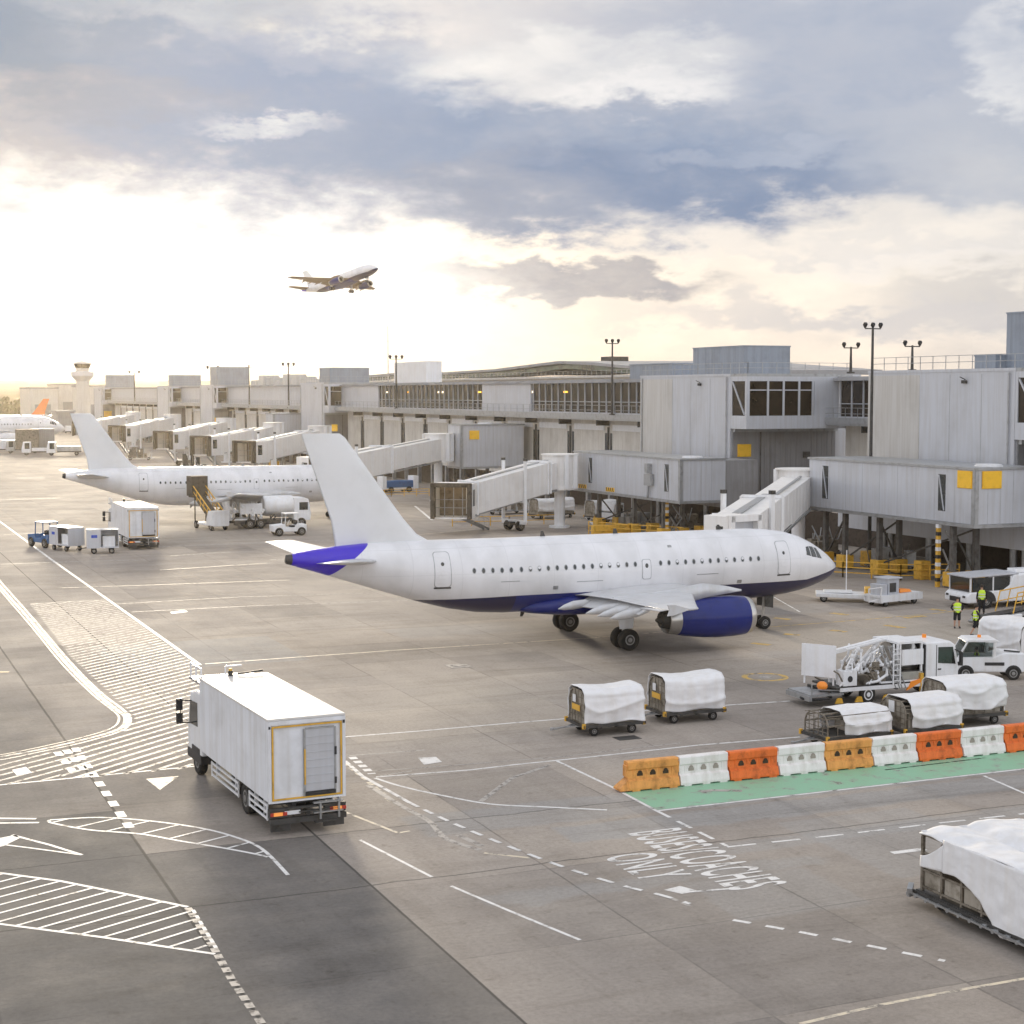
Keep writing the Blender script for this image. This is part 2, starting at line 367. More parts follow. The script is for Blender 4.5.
    col=mix(mth('MULTIPLY',box(-60,8.55,54,76,2.5,2),.62),col,asp)
    col=mix(mth('MULTIPLY',box(8.55,15.5,48.4,60,1.2,2),.35),col,asp)
    col=mix(mth('MULTIPLY',box(13.85,30,20,41,4,5),.25),col,asp)
    col=mix(mth('MULTIPLY',box(-60,8.55,76,100,6,4),.30),col,asp)
    # repairs, paler grey resurfacing along the stand edge
    grey=(.36,.355,.345)
    for bx,s in (((13.2,23,81,90,.05,.0),.5),((21,40,44.5,46.3,.15,1.2),.55),((24.5,60,41.5,42.6,.15,1.0),.4),((28,33,37.5,44,.1,.6),.35),((16,27,39.6,40.6,.2,2.2),.4),((26,60,46.6,47.3,.1,.8),.45),((22,26,36,39.5,.15,1.5),.3),((17,26,46.8,49.5,.2,1.0),.45),((30,60,86,90,.4,1.5),.3),((45,80,72,74,.2,1),.25)):
        col=mix(mth('MULTIPLY',box(*bx),s),col,grey)
    tan=(.43,.38,.315)
    for bx,s in (((48,66,68,80,2,3),.5),((22,38,150,170,5,6),.5),((15,30,60,70,2,3),.3),((25,45,66,74,2,3),.3)):
        col=mix(mth('MULTIPLY',box(*bx),s),col,tan)
    # stains and tyre marks
    st=ramp(nz(.35,9,.7,sc=(.25,1.6,1),loc=(9,3,0),dist=.8,rot=.15),[(.50,(1,1,1)),(.60,(.90,.895,.885)),(.70,(.70,.69,.68))])
    col=mix(.85,col,st,'MULTIPLY')
    st=ramp(nz(.5,9,.7,sc=(1.5,.16,1),loc=(4,33,0),dist=.5,rot=-.05),[(.5,(1,1,1)),(.63,(.90,.895,.885)),(.74,(.76,.75,.74))])
    col=mix(.8,col,st,'MULTIPLY')
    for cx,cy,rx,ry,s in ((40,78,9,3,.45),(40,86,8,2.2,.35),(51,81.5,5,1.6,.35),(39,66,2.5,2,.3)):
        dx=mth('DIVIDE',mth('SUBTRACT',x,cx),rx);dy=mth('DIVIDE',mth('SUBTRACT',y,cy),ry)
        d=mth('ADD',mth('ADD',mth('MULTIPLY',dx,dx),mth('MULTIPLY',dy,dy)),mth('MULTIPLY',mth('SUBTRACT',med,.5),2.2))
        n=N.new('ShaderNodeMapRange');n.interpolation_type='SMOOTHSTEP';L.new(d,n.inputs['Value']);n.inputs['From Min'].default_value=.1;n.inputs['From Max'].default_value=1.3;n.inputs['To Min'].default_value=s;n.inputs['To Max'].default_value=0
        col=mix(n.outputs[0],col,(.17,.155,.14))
    spots=ramp(nz(1.7,5,.65,loc=(70,2,0)),[(.60,(1,1,1)),(.68,(.80,.79,.77)),(.74,(.62,.61,.59))])
    col=mix(.8,col,spots,'MULTIPLY')
    col=mix(1.0,col,ramp(fine,[(.25,(.80,.80,.80)),(.5,(1,1,1)),(.75,(1.16,1.155,1.15))]),'MULTIPLY')
    col=mix(1.0,col,ramp(grit,[(.3,(.78,.78,.78)),(.7,(1.2,1.2,1.2))]),'MULTIPLY')
    jf=mth('MULTIPLY',joint,mth('MULTIPLY',jn,.45))
    for off,wd in ((8.55,.05),(13.87,.04)):
        d=mth('ABSOLUTE',mth('SUBTRACT',mth('ADD',x,mth('MULTIPLY',wob,2.0)),off))
        n=N.new('ShaderNodeMapRange');L.new(d,n.inputs['Value']);n.inputs['From Min'].default_value=wd*.6;n.inputs['From Max'].default_value=wd*1.3;n.inputs['To Min'].default_value=.85;n.inputs['To Max'].default_value=0
        jf=mth('MAXIMUM',jf,n.outputs[0])
    for off,wd in ((48.4,.04),(42.8,.045)):
        d=mth('ABSOLUTE',mth('SUBTRACT',mth('ADD',y,mth('MULTIPLY',mth('SUBTRACT',med,.5),.5)),off))
        n=N.new('ShaderNodeMapRange');L.new(d,n.inputs['Value']);n.inputs['From Min'].default_value=wd*.6;n.inputs['From Max'].default_value=wd*1.3;n.inputs['To Min'].default_value=.6;n.inputs['To Max'].default_value=0
        jf=mth('MAXIMUM',jf,n.outputs[0])
    col=mix(jf,col,(.05,.047,.043))
    L.new(col,b.inputs['Base Color'])
    rr=ramp(nz(.22,7,.65,loc=(40,40,0)),[(.35,(.78,.78,.78)),(.6,(.88,.88,.88))]);L.new(rr,b.inputs['Roughness']);b.inputs['Specular IOR Level'].default_value=.2
    bp=N.new('ShaderNodeBump');bp.inputs['Strength'].default_value=.35;bp.inputs['Distance'].default_value=.02;L.new(fine,bp.inputs['Height']);L.new(bp.outputs[0],b.inputs['Normal'])
    return m
b=MB()
xs=[-2600,-300,-60,0,60,120,300,2600];ys=[-300,0,60,120,250,600,1500,3200]
b.add([(x,y,0) for y in ys for x in xs],[(j*8+i,j*8+i+1,(j+1)*8+i+1,(j+1)*8+i) for j in range(7) for i in range(7)])
struct('ground',b,ground_mat())
# ---------------------------------------------------------------- painted markings
def paint(name,col,wear=.35,sc=2.0):
    m=bpy.data.materials.new(name);m.use_nodes=True;nt=m.node_tree;N=nt.nodes;L=nt.links;b=N['Principled BSDF'];b.inputs['Roughness'].default_value=.6
    g=N.new('ShaderNodeNewGeometry');n=N.new('ShaderNodeTexNoise');n.inputs['Scale'].default_value=sc;n.inputs['Detail'].default_value=9;n.inputs['Roughness'].default_value=.7;L.new(g.outputs['Position'],n.inputs['Vector'])
    r=N.new('ShaderNodeValToRGB');r.color_ramp.elements[0].position=.30+wear*.18;r.color_ramp.elements[1].position=.47+wear*.25;r.color_ramp.elements[0].color=(.34,.31,.28,1);r.color_ramp.elements[1].color=(*col,1)
    L.new(n.outputs['Fac'],r.inputs[0]);L.new(r.outputs[0],b.inputs['Base Color'])
    tr=N.new('ShaderNodeBsdfTransparent');mx=N.new('ShaderNodeMixShader');o=N['Material Output']
    r2=N.new('ShaderNodeMapRange');r2.inputs['From Min'].default_value=.26+wear*.18;r2.inputs['From Max'].default_value=.38+wear*.25;L.new(n.outputs['Fac'],r2.inputs[0]);L.new(r2.outputs[0],mx.inputs[0]);L.new(tr.outputs[0],mx.inputs[1]);L.new(b.outputs[0],mx.inputs[2]);L.new(mx.outputs[0],o.inputs[0])
    return m
PW=paint('paint_white',(.80,.78,.75),.15);PWW=paint('paint_white_worn',(.47,.43,.385),.45,3);PC=paint('paint_cream',(.72,.62,.46),.3)
PY=paint('paint_yellow',(.66,.42,.07),.35);PG=paint('paint_green',(.28,.52,.34),.03,1.6)
layer=[0]
def poly_strip(b,pts,w,dash=None,z=.004):
    pts=[Vector((p[0],p[1],0)) for p in pts]
    segs=[]
    if dash is None:
        for i in range(len(pts)): pass
        # mitred ribbon
        L_=[];Rr=[]
        for i,p in enumerate(pts):
            d=(pts[min(i+1,len(pts)-1)]-pts[max(i-1,0)]).normalized();n=Vector((-d.y,d.x,0))*w/2
            L_.append((p+n).to_tuple()[:2]);Rr.append((p-n).to_tuple()[:2])
        vs=[(*q,z) for q in L_]+[(*q,z) for q in Rr];n=len(pts)
        b.add(vs,[(i,i+n,i+n+1,i+1) for i in range(n-1)])
        return
    on,off=dash;pos=0;state=True;left=on;cur=[pts[0]]
    i=0;p=pts[0];q_i=1
    while q_i<len(pts):
        d=pts[q_i]-p;l=d.length
        if l<=left+1e-9:
            p=pts[q_i];q_i+=1;left-=l
            if state: cur.append(p)
            if left<1e-6:
                if state and len(cur)>1: poly_strip(b,cur,w,None,z)
                state=not state;left=on if state else off;cur=[p]
        else:
            p=p+d.normalized()*left
            if state:
                cur.append(p);poly_strip(b,cur,w,None,z)
            state=not state;left=on if state else off;cur=[p]
    if state and len(cur)>1: poly_strip(b,cur,w,None,z)
def gp(*px): return [G(px[i],px[i+1]) for i in range(0,len(px),2)]
def smooth(pts,k=6):
    out=[]
    for i in range(len(pts)-1):
        p0=pts[max(i-1,0)];p1=pts[i];p2=pts[i+1];p3=pts[min(i+2,len(pts)-1)]
        for j in range(k):
            t=j/k;out.append(tuple(.5*((2*p1[a])+(-p0[a]+p2[a])*t+(2*p0[a]-5*p1[a]+4*p2[a]-p3[a])*t*t+(-p0[a]+3*p1[a]-3*p2[a]+p3[a])*t**3) for a in (0,1)))
    out.append(pts[-1]);return out
def mark(px,w,m=None,dash=None,sm=False,z=.004):
    b=MB();p=gp(*px)
    if sm:p=smooth(p)
    poly_strip(b,p,w,dash,z);return struct('road_marking',b,m or PW,fixn=False)
mark((-40,492,52,560,200,665),.22,z=.005)
mark((-30,545,0,581,30,615,70,662,100,692,122,709,130,718,123,730,85,742,40,752,0,760,-40,764),.16,PWW,sm=True,z=.006)
mark((-30,553,0,590,30,625,62,664,92,694,112,710,119,718,112,728,80,738,36,748,0,755,-40,760),.10,PC,sm=True,z=.007)
mark((-30,549,0,586,30,620,66,663,96,693,117,710,126,718,119,729,82,740,38,750,0,757),.22,PWW,sm=True,z=.0045)
def in_poly(p,poly):
    c=False;n=len(poly)
    for i in range(n):
        a=poly[i];b_=poly[(i+1)%n]
        if (a[1]>p[1])!=(b_[1]>p[1]) and p[0]<(b_[0]-a[0])*(p[1]-a[1])/(b_[1]-a[1])+a[0]: c=not c
    return c
def hatch(poly,direction,step,w,m=None,z=.004,jit=0):
    d=Vector(direction).normalized();n=Vector((-d.y,d.x));b=MB()
    ks=[Vector(p).dot(n) for p in poly];k=min(ks)+step*.5
    while k<max(ks):
        hits=[]
        for i in range(len(poly)):
            a=Vector(poly[i]);c=Vector(poly[(i+1)%len(poly)]);ka=a.dot(n)-k;kc=c.dot(n)-k
            if ka*kc<0:
                q=a+(c-a)*(ka/(ka-kc));hits.append(q.dot(d))
        hits.sort()
        for h0,h1 in zip(hits[::2],hits[1::2]):
            if h1-h0>.3: poly_strip(b,[(n*k+d*h0)[:],(n*k+d*h1)[:]],w,None,z)
        k+=step
    return struct('road_marking',b,m or PW,fixn=False)
hp=gp(30,604,105,600,200,668,196,760,190,768,92,777,60,778,75,746,122,733,136,718,122,704,70,656)
hatch([p for p in hp],(4.9,4.2),.62,.19,PWW)
hp=gp(-40,768,0,762,75,748,60,778,0,785,-40,788)
hatch(hp,(4.9,3.6),.62,.17,PWW)
mark((-40,788,0,785,95,776,198,766),.14)
mark((30,604,62,602,105,600),.14,PWW)
b=MB();q=gp(12,770,26,767,32,773,17,776);b.add([(*p,.008) for p in q],[(0,1,2,3)]);struct('road_marking',b,PW,fixn=False)
for l in ((57,752,78,778),(66,750,90,776),(75,748,130,828)):
    mark(l,.30,PW,(.75,.75),z=.009)
b=MB();q=gp(146,779,179,776,160,790);b.add([(*p,.005) for p in q],[(0,1,2)]);struct('road_marking',b,PC,fixn=False)
q1=(50,820,100,817.5,150,821,200,828,235,837,262,849,288,875);q2=(50,820,52,823,90,830,140,834,180,841,220,847.5,250,853,268,857)
mark(q1,.12,sm=True);mark(q2,.12,sm=True,z=.005)
hp=smooth(gp(*q1[:12]))+smooth(gp(*q2))[::-1]
hatch(hp,(4,1.9),1.1,.1,z=.006)
mark((-30,818,48,819),.16,PW,(2.2,.7));mark((-30,823.5,48,822.5),.16,PW,(2.2,.7))
b=MB()
q=gp(0,838,16,835,20,838,4,846,-6,848);b.add([(*p,.004) for p in q],[(0,1,2,3,4)]);struct('road_marking',b,PW,fixn=False)
mark((12,835,50,845,82,855),.12);mark((-10,843,30,848,82,855),.1,z=.005)
q1=(-60,868,0,873,60,881,120,893,188,907);q2=(215,954,180,949,100,937,0,924,-60,916)
mark(q1,.13);mark(q2,.12)
hatch(gp(*q1)+gp(209,950,180,949,100,937,0,924,-60,916),(3.2,1.55),.62,.10,z=.005)
mark((188,908,212,945,232,980,262,1024,280,1050),.2,PWW,(.33,.16),z=.006);mark((193,910,216,948),.1,PW,(.3,.2),z=.007)
mark((360,840,432,877),.11);mark((451,886,512,912,580,940),.11)
mark((205,664,300,657,400,650,590,638,700,629),.2,PC)
mark((132,612,250,606,420,600),.16,PWW);mark((115,604,240,597,370,593),.14,PWW)
b=MB();q=gp(170,612,185,610,188,612,172,614);b.add([(*p,.008) for p in q],[(0,1,2,3)]);struct('road_marking',b,PW,fixn=False)
mark((344,737,420,731,512,723,562,719,640,711,790,701),.14)
mark((346,756,385,753,425,750),.12,PWW);mark((376,777,470,770,512,765,590,757,700,745,800,737),.13)
mark((380,776,412,771),.1,PWW);mark((360,772,420,768,560,757,680,743),.09,PWW,z=.006)
mark((375,778,400,786,440,795,490,804,545,807,607,810),.14,sm=True);mark((345,761,362,776,410,803),.16,z=.007)
mark((352,757,372,774),.3,PW,(.4,.3));mark((345,763,368,781,392,802),.22,PC,(.5,.3))
mark((410,803,450,822,500,843,560,866,620,885,660,895,690,904),.15,PW,(.62,.42),sm=True,z=.010)
mark((368,785,400,805,430,822,445,838,480,850),.22,PWW,sm=True,z=.0045);mark((458,835,482,846),.22,PWW);mark((484,853,530,858),.14,PC)
mark((345,812,398,833),.12,PC);mark((398,833,410,831),.12,PC)
b=MB();q=gp(418,758,436,757,442,762,424,765);b.add([(*p,.008) for p in q],[(0,1,2,3)]);struct('road_marking',b,PW,fixn=False)
mark((480,802,512,778,550,765),.2,PWW,z=.005)
mark((557,761,610,786,657,811),.13);mark((657,811,727,846),.14,PW,(.9,.5))
mark((727,847,830,836,931,824,1040,812),.12,PW,(1.0,.55))
mark((885,770,985,758),.1,PWW)
mark((892,853,925,849),.26)
mark((733,920,800,932,870,946,945,961),.16,PW,(.5,.42))
mark((800,1024,880,1005,960,990,1040,976),.13,PC)
mark((772,596,800,612),.12);mark((984,776,1030,796),.13,z=.01)
mark((770,627,860,620,940,613,990,606),.14,PY);mark((700,608,780,606),.14,PWW)
for l in ((774,618,790,619.5),(831,613,848,615),(784,634,800,635),(830,630,846,632),(885,625,904,628),(752,643,770,645),(905,618,925,616),(930,609,945,611)):
    mark(l,.5,PY,z=.006)
mark((-40,640,-10,618),.2,PY);mark((0,672,9,672),.25,PY)
b=MB();cx,cy=G(765,677)
for i in range(28):
    a0=2*math.pi*i/28;a1=2*math.pi*(i+1)/28
    b.add([(cx+r*math.cos(a),cy+r*math.sin(a),.004) for r,a in ((.85,a0),(1.15,a0),(1.15,a1),(.85,a1))],[(0,1,2,3)])
struct('road_marking',b,PY,fixn=False)
b=MB();b.add([(cx+.35*math.cos(i*.5236),cy+.35*math.sin(i*.5236),.004) for i in range(12)],[tuple(range(12))]);struct('manhole_cover',b,PWW,fixn=False)
b=MB();cx,cy=G(458,666);b.box(cx-.55,cx+.55,cy-.5,cy+.5,-.02,.02);b.box(cx-.3,cx+.3,cy-.27,cy+.27,.02,.035);o=struct('manhole_cover',b,PWW)
b=MB();cx,cy=G(627,738);b.box(cx-.5,cx+.5,cy-.35,cy+.35,-.02,.008);struct('drain_grate',b,DSTEEL)
b=MB();gb=[G(612,786),G(657,810),(60,G(657,810)[1]+.02),(60,G(612,786)[1]+1.2)];b.add([(*p,.004) for p in gb],[(0,1,2,3)]);struct('painted_walkway',b,PG,fixn=False)
mark((657,811,1060,765),.14,z=.009);mark((700,792,712,790.5,742,791),.3,PWW,z=.009)
# far lane lines on the taxiway
for l,w,m in (((-20,565,90,561,150,560),.25,PWW),((60,588,150,585,290,580),.2,PC),((0,500,60,498),.5,PWW),((130,548,330,540),.35,PWW),((160,570,270,563),.25,PC),((15,478,45,478),.8,PWW),((170,556,230,552),.3,PWW),((0,535,40,533),.3,PWW),((270,560,420,551),.3,PWW),((415,506,432,520),.3,PW),((586,517,597,528),.3,PW),((360,540,480,529),.3,PC)):
    mark(l,w,m)
# lettering
def letters(s,x,y,length,height,m=PW):
    c=bpy.data.curves.new('lettering','FONT');c.body=s;c.size=1;c.offset=.012;c.space_character=1.12
    t=bpy.data.objects.new('tmp',c);C.objects.link(t);bpy.context.view_layer.update()
    me=bpy.data.meshes.new_from_object(t.evaluated_get(bpy.context.evaluated_depsgraph_get()));bpy.data.objects.remove(t)
    xs=[v.co.x for v in me.vertices];ys_=[v.co.y for v in me.vertices];x0,x1,y0,y1=min(xs),max(xs),min(ys_),max(ys_)
    for v in me.vertices:
        u=(v.co.x-x0)/(x1-x0)*length;w=(v.co.y-y0)/(y1-y0)*height
        v.co=(x+w,y-u,.006)
    me.materials.clear();me.materials.append(m);o=bpy.data.objects.new('road_lettering',me);C.objects.link(o);o['kind']='structure'
letters('BUSES/COACHES',22.95,44.75,6.4,1.9)
letters('ONLY',21.1,42.7,2.55,1.65)
b=MB();q=gp(664,890,680,886,699,891,682,894);b.add([(*p,.005) for p in q],[(0,1,2,3)]);struct('road_marking',b,PW,fixn=False)
mark((690,892,740,888),.12,PW,z=.007);mark((664,895,690,906),.14,PWW,(.6,.2))
# ---------------------------------------------------------------- airliner
FS=[(0,3.42,.04,.04),(.12,3.43,.26,.25),(.4,3.46,.52,.50),(.8,3.52,.80,.78),(1.3,3.60,1.06,1.05),(2.0,3.70,1.34,1.36),(2.8,3.79,1.58,1.64),(3.8,3.86,1.78,1.86),(5.0,3.89,1.91,1.99),(6.2,3.9,1.975,2.06),
    (21.8,3.9,1.975,2.06),(23.4,3.96,1.95,2.01),(25,4.11,1.83,1.87),(26.6,4.33,1.64,1.66),(28.2,4.58,1.38,1.40),(29.8,4.82,1.08,1.12),(31.2,5.0,.80,.84),(32.4,5.13,.54,.58),(33.3,5.20,.34,.38)]
def fus(s):
    for a,b in zip(FS,FS[1:]):
        if s<=b[0]:
            t=(s-a[0])/(b[0]-a[0]) if b[0]>a[0] else 0
            return tuple(a[i]+(b[i]-a[i])*t for i in (1,2,3))
    return FS[-1][1:]
def fpt(s,z,side=-1,off=0):
    zc,w,h=fus(s);q=max(-1,min(1,(z-zc)/h));y=side*(w*math.sqrt(1-q*q))
    n=Vector((0,side*math.sqrt(1-q*q)/w,q/h)).normalized()
    return (16.1-s,y+n.y*off,z+n.z*off)
def patch(b,outline,side,off,mi,cell=.15):
    # a thin panel that follows the skin: outline in (s,z)
    c=(sum(p[0] for p in outline)/len(outline),sum(p[1] for p in outline)/len(outline))
    n=len(outline);rings=[]
    for k in (1,.75,.5,.25,0.01):
        rings.append([fpt(c[0]+(p[0]-c[0])*k,c[1]+(p[1]-c[1])*k,side,off) for p in outline])
    skirt=[fpt(p[0],p[1],side,-.02) for p in outline]
    b.loft([skirt]+rings,mi,False,False)
def rrect(s0,s1,z0,z1,r=.12,sub=6):
    pts=[]
    for cx,cz,a0 in ((s1-r,z1-r,0),(s0+r,z1-r,90),(s0+r,z0+r,180),(s1-r,z0+r,270)):
        for i in range(4):
            a=R(a0+i*30);pts.append((cx+r*math.cos(a),cz+r*math.sin(a)))
    out=[]
    for i,p in enumerate(pts):
        q=pts[(i+1)%len(pts)];d=math.hypot(q[0]-p[0],q[1]-p[1]);k=max(1,int(d/.25))
        for j in range(k): out.append((p[0]+(q[0]-p[0])*j/k,p[1]+(q[1]-p[1])*j/k))
    return out
def skin_mat(name,livery):
    m=bpy.data.materials.new(name);m.use_nodes=True;nt=m.node_tree;N=nt.nodes;L=nt.links;b=N['Principled BSDF']
    b.inputs['Roughness'].default_value=.33;b.inputs['Coat Weight'].default_value=.25
    tc=N.new('ShaderNodeTexCoord');sp=N.new('ShaderNodeSeparateXYZ');L.new(tc.outputs['Object'],sp.inputs[0]);x,y,z=sp.outputs
    def mth(op,a,b_=None,clamp=False):
        n=N.new('ShaderNodeMath');n.operation=op;n.use_clamp=clamp
        for i,v in enumerate((a,b_)):
            if v is None: continue
            if isinstance(v,(int,float)): n.inputs[i].default_value=v
            else: L.new(v,n.inputs[i])
        return n.outputs[0]
    def mix(f,a,c,mode='MIX'):
        n=N.new('ShaderNodeMix');n.data_type='RGBA';n.blend_type=mode
        for k,v in (('Factor',f),('A',a),('B',c)):
            if isinstance(v,(int,float)): n.inputs[k].default_value=v
            elif isinstance(v,tuple): n.inputs[k].default_value=(*v,1)
            else: L.new(v,n.inputs[k])
        return n.outputs['Result']
    no=N.new('ShaderNodeTexNoise');no.inputs['Scale'].default_value=.8;no.inputs['Detail'].default_value=8;mp=N.new('ShaderNodeMapping');mp.inputs['Scale'].default_value=(1,1,.4);L.new(tc.outputs['Object'],mp.inputs[0]);L.new(mp.outputs[0],no.inputs['Vector'])
    r=N.new('ShaderNodeValToRGB');r.color_ramp.elements[0].position=.35;r.color_ramp.elements[0].color=(.70,.70,.71,1);r.color_ramp.elements[1].position=.6;r.color_ramp.elements[1].color=(.80,.80,.82,1);L.new(no.outputs['Fac'],r.inputs[0]);col=r.outputs[0]
    # frame and panel joints
    def seam(v,step,off,w):
        fr=mth('FRACT',mth('DIVIDE',mth('ADD',v,off),step));d=mth('MULTIPLY',mth('MINIMUM',fr,mth('SUBTRACT',1.0,fr)),step)
        n=N.new('ShaderNodeMapRange');n.inputs['From Min'].default_value=w*.4;n.inputs['From Max'].default_value=w;n.inputs['To Min'].default_value=1;n.inputs['To Max'].default_value=0;L.new(d,n.inputs[0]);return n.outputs[0]
    sm=mth('MAXIMUM',seam(x,2.65,.7,.02),mth('MAXIMUM',seam(z,1.35,-.2,.016),0))
    col=mix(mth('MULTIPLY',sm,.22),col,(.35,.35,.36))
    if livery:
        nose=mth('MULTIPLY',mth('MAXIMUM',mth('SUBTRACT',x,13.2),0),.19)
        aft=mth('MULTIPLY',mth('MAXIMUM',mth('SUBTRACT',-5.5,x),0),.02)
        edge=mth('ADD',2.95,mth('SUBTRACT',nose,aft))
        f=mth('LESS_THAN',z,edge);col=mix(f,col,(.012,.012,.065))
        mid=mth('MULTIPLY',mth('LESS_THAN',mth('ABSOLUTE',mth('SUBTRACT',x,-1.6)),3.9),f);col=mix(mid,col,(.008,.020,.17))
        t=mth('LESS_THAN',x,mth('ADD',-16.0,mth('MULTIPLY',mth('SUBTRACT',z,4.0),1.35)));t=mth('MULTIPLY',t,mth('LESS_THAN',x,-12.9));col=mix(t,col,(.04,.012,.55))
    L.new(col,b.inputs['Base Color']);return m
SKL=skin_mat('fuselage_blue_belly',True);SKW=skin_mat('fuselage_white',False)
WINGM=mat('wing_grey',(.62,.63,.65),.35,.15,.07,.8,streak=.05)
FINM=mat('fin_white',(.77,.78,.79),.35,0,.04,.35)
def foil(xl,xt,y,z,t,n=9,vert=False):
    c=xl-xt;up=[];lo=[]
    for i in range(n+1):
        u=.5*(1-math.cos(math.pi*i/n));th=5*t*(.2969*math.sqrt(u)-.126*u-.3516*u*u+.2843*u**3-.1036*u**4)
        up.append((xl-c*u,th));lo.append((xl-c*u,-th))
    pts=up+lo[1:-1][::-1]
    if vert: return [(p[0],p[1]*1.0,z) for p in pts]
    return [(p[0],y,z+p[1]*1.0) for p in pts]
def oval(cx,cz,rs,rz,n=14): return [(cx+rs*math.cos(2*math.pi*i/n),cz+rz*math.sin(2*math.pi*i/n)) for i in range(n)]
def airliner(name,label,group,livery,near=True,eng=True,sides=(-1,1),winsides=(-1,),wingm=None,fin=None,windows=True):
    t=thing(name,label,'airliner',group=group);SK=SKL if livery else SKW;WING=wingm or WINGM
    b=MB();n=40;rings=[]
    ss=[];
    for a,c in zip(FS,FS[1:]):
        k=max(1,int((c[0]-a[0])/1.0));ss+=[a[0]+(c[0]-a[0])*i/k for i in range(k)]
    ss.append(FS[-1][0])
    for s in ss:
        zc,w,h=fus(s);rings.append([(16.1-s,w*math.sin(2*math.pi*i/n),zc+h*math.cos(2*math.pi*i/n)) for i in range(n)])
    b.loft(rings);f=obj('fuselage',b,SK,t)
    b=MB();b.cyl((-17.15,0,5.2),(-17.5,0,5.23),.365,.30,n=16,mi=2);b.cyl((-17.5,0,5.23),(-17.78,0,5.25),.29,.24,n=16);b.cyl((-17.7,0,5.24),(-17.8,0,5.26),.19,.19,n=12,mi=1);obj('exhaust_cone',b,[DSTEEL,BLACK,TAILB if livery else WHITE],t)
    # fin with dorsal fillet
    b=MB();secs=[(5.0,-9.4,-15.3,.50),(5.75,-9.3,-15.2,.14),(5.95,-9.9,-15.15,.30),(6.35,-10.6,-15.2,.42),(7.2,-11.35,-15.35,.44),(9.5,-13.05,-16.15,.32),(11.55,-14.55,-16.85,.22),(11.76,-14.85,-16.9,.12)]
    b.loft([foil(xl,xt,0,z,th*.62,vert=True) for z,xl,xt,th in secs]);obj('fin',b,fin or FINM,t)
    b=MB();b.box(-15.0,-15.02,-.2,.2,6.4,6.41);
    for sd in (1,-1):
        b=MB();b.loft([foil(-12.9,-16.3,sd*.3,5.0,.36),foil(-13.2,-16.4,sd*1.1,5.08,.34),foil(-15.55,-17.3,sd*6.1,5.62,.14),foil(-15.9,-17.3,sd*6.22,5.63,.05)]);obj('tailplane',b,WING,t)
    # wing + body fairing
    b=MB();k=22;rings=[]
    for x,hw,zb,zt in ((6.6,.5,2.1,2.6),(5.9,1.35,1.78,2.85),(5,1.85,1.66,2.98),(3.2,2.14,1.58,3.05),(0,2.2,1.55,3.05),(-2.5,2.05,1.6,2.9),(-4.3,1.5,1.78,2.6),(-5.3,.6,2.0,2.3)):
        zc=(zb+zt)/2;hh=(zt-zb)/2;rings.append([(x,hw*math.copysign(abs(math.sin(2*math.pi*i/k))**.7,math.sin(2*math.pi*i/k)),zc+hh*math.copysign(abs(math.cos(2*math.pi*i/k))**.8,math.cos(2*math.pi*i/k))) for i in range(k)])
    b.loft(rings);obj('belly_fairing',b,BLUE if livery else SKW,t)
    for sd in sides:
        b=MB();W=[(1.6,5.4,-2.0,2.80,.80),(2.3,4.95,-1.95,2.88,.72),(4.2,3.95,-1.85,2.98,.56),(6.4,2.75,-1.9,3.10,.42),(10.5,.55,-2.75,3.38,.30),(14.5,-1.6,-3.7,3.72,.2),(16.5,-2.65,-4.2,3.92,.15),(16.7,-2.95,-4.2,3.94,.07)]
        b.loft([foil(xl,xt,sd*y,z,th) for y,xl,xt,z,th in W]);w=obj('wing',b,WING,t)
        # trailing-edge flaps drooped a little, slats, spoilers
        for y0,y1,xa,xb,z0,z1,dr in ((2.3,6.25,-1.5,-1.5,2.75,3.0,.42),(6.5,12.2,-1.6,-2.8,3.04,3.5,.36)):
            fb=MB();fb.loft([[(xa+.35,sd*y0,z0+.14),(xa-.9,sd*y0,z0-dr),(xa-.86,sd*y0,z0-dr-.05),(xa+.35,sd*y0,z0-.07)],[(xb+.35,sd*y1,z1+.12),(xb-.75,sd*y1,z1-dr),(xb-.72,sd*y1,z1-dr-.04),(xb+.35,sd*y1,z1-.07)]],smooth=False);obj('flap',fb,WING,w)
        fb=MB();fb.loft([[(-3.5,sd*12.4,3.50),(-3.5,sd*12.4,3.46),(-3.0,sd*12.4,3.5)],[(-4.5,sd*16.1,3.86),(-4.5,sd*16.1,3.82),(-3.9,sd*16.1,3.86)]],smooth=False);obj('aileron',fb,WING,w)
        for y,xx,z,l in ((3.2,-2.6,2.66,2.2),(7.1,-2.7,2.92,2.5),(9.3,-3.2,3.08,2.3),(11.5,-3.7,3.26,2.1)):
            fb=MB();fb.loft([[(xx+l*.5-l*u,sd*y+.17*r_*math.cos(a),z-.10-.25*u*u+.24*r_*math.sin(a)) for a in [2*math.pi*i/8 for i in range(8)]] for u,r_ in ((0,.2),(.25,.9),(.6,1),(.85,.6),(1,.06))]);obj('flap_fairing',fb,WING,w)
        # wingtip fence
        fb=MB();fb.prism([(-3.2,3.94),(-4.0,4.18),(-4.4,4.2),(-4.3,3.94),(-4.4,3.68),(-4.1,3.7)],'y',sd*16.66,sd*16.74);obj('wingtip_fence',fb,WING,w)
        if not eng: continue
        e=MB();EX=-.5;prof=[(6.98,.86),(7.08,.91),(7.02,.98),(6.7,1.05),(6.0,1.11),(5.0,1.12),(4.0,1.06),(3.0,.93),(2.55,.84)]
        nn=32;cy=sd*5.75;cz=1.78
        ri=lambda x,r:[(x+EX,cy+r*math.sin(2*math.pi*i/nn),cz+r*math.cos(2*math.pi*i/nn)) for i in range(nn)]
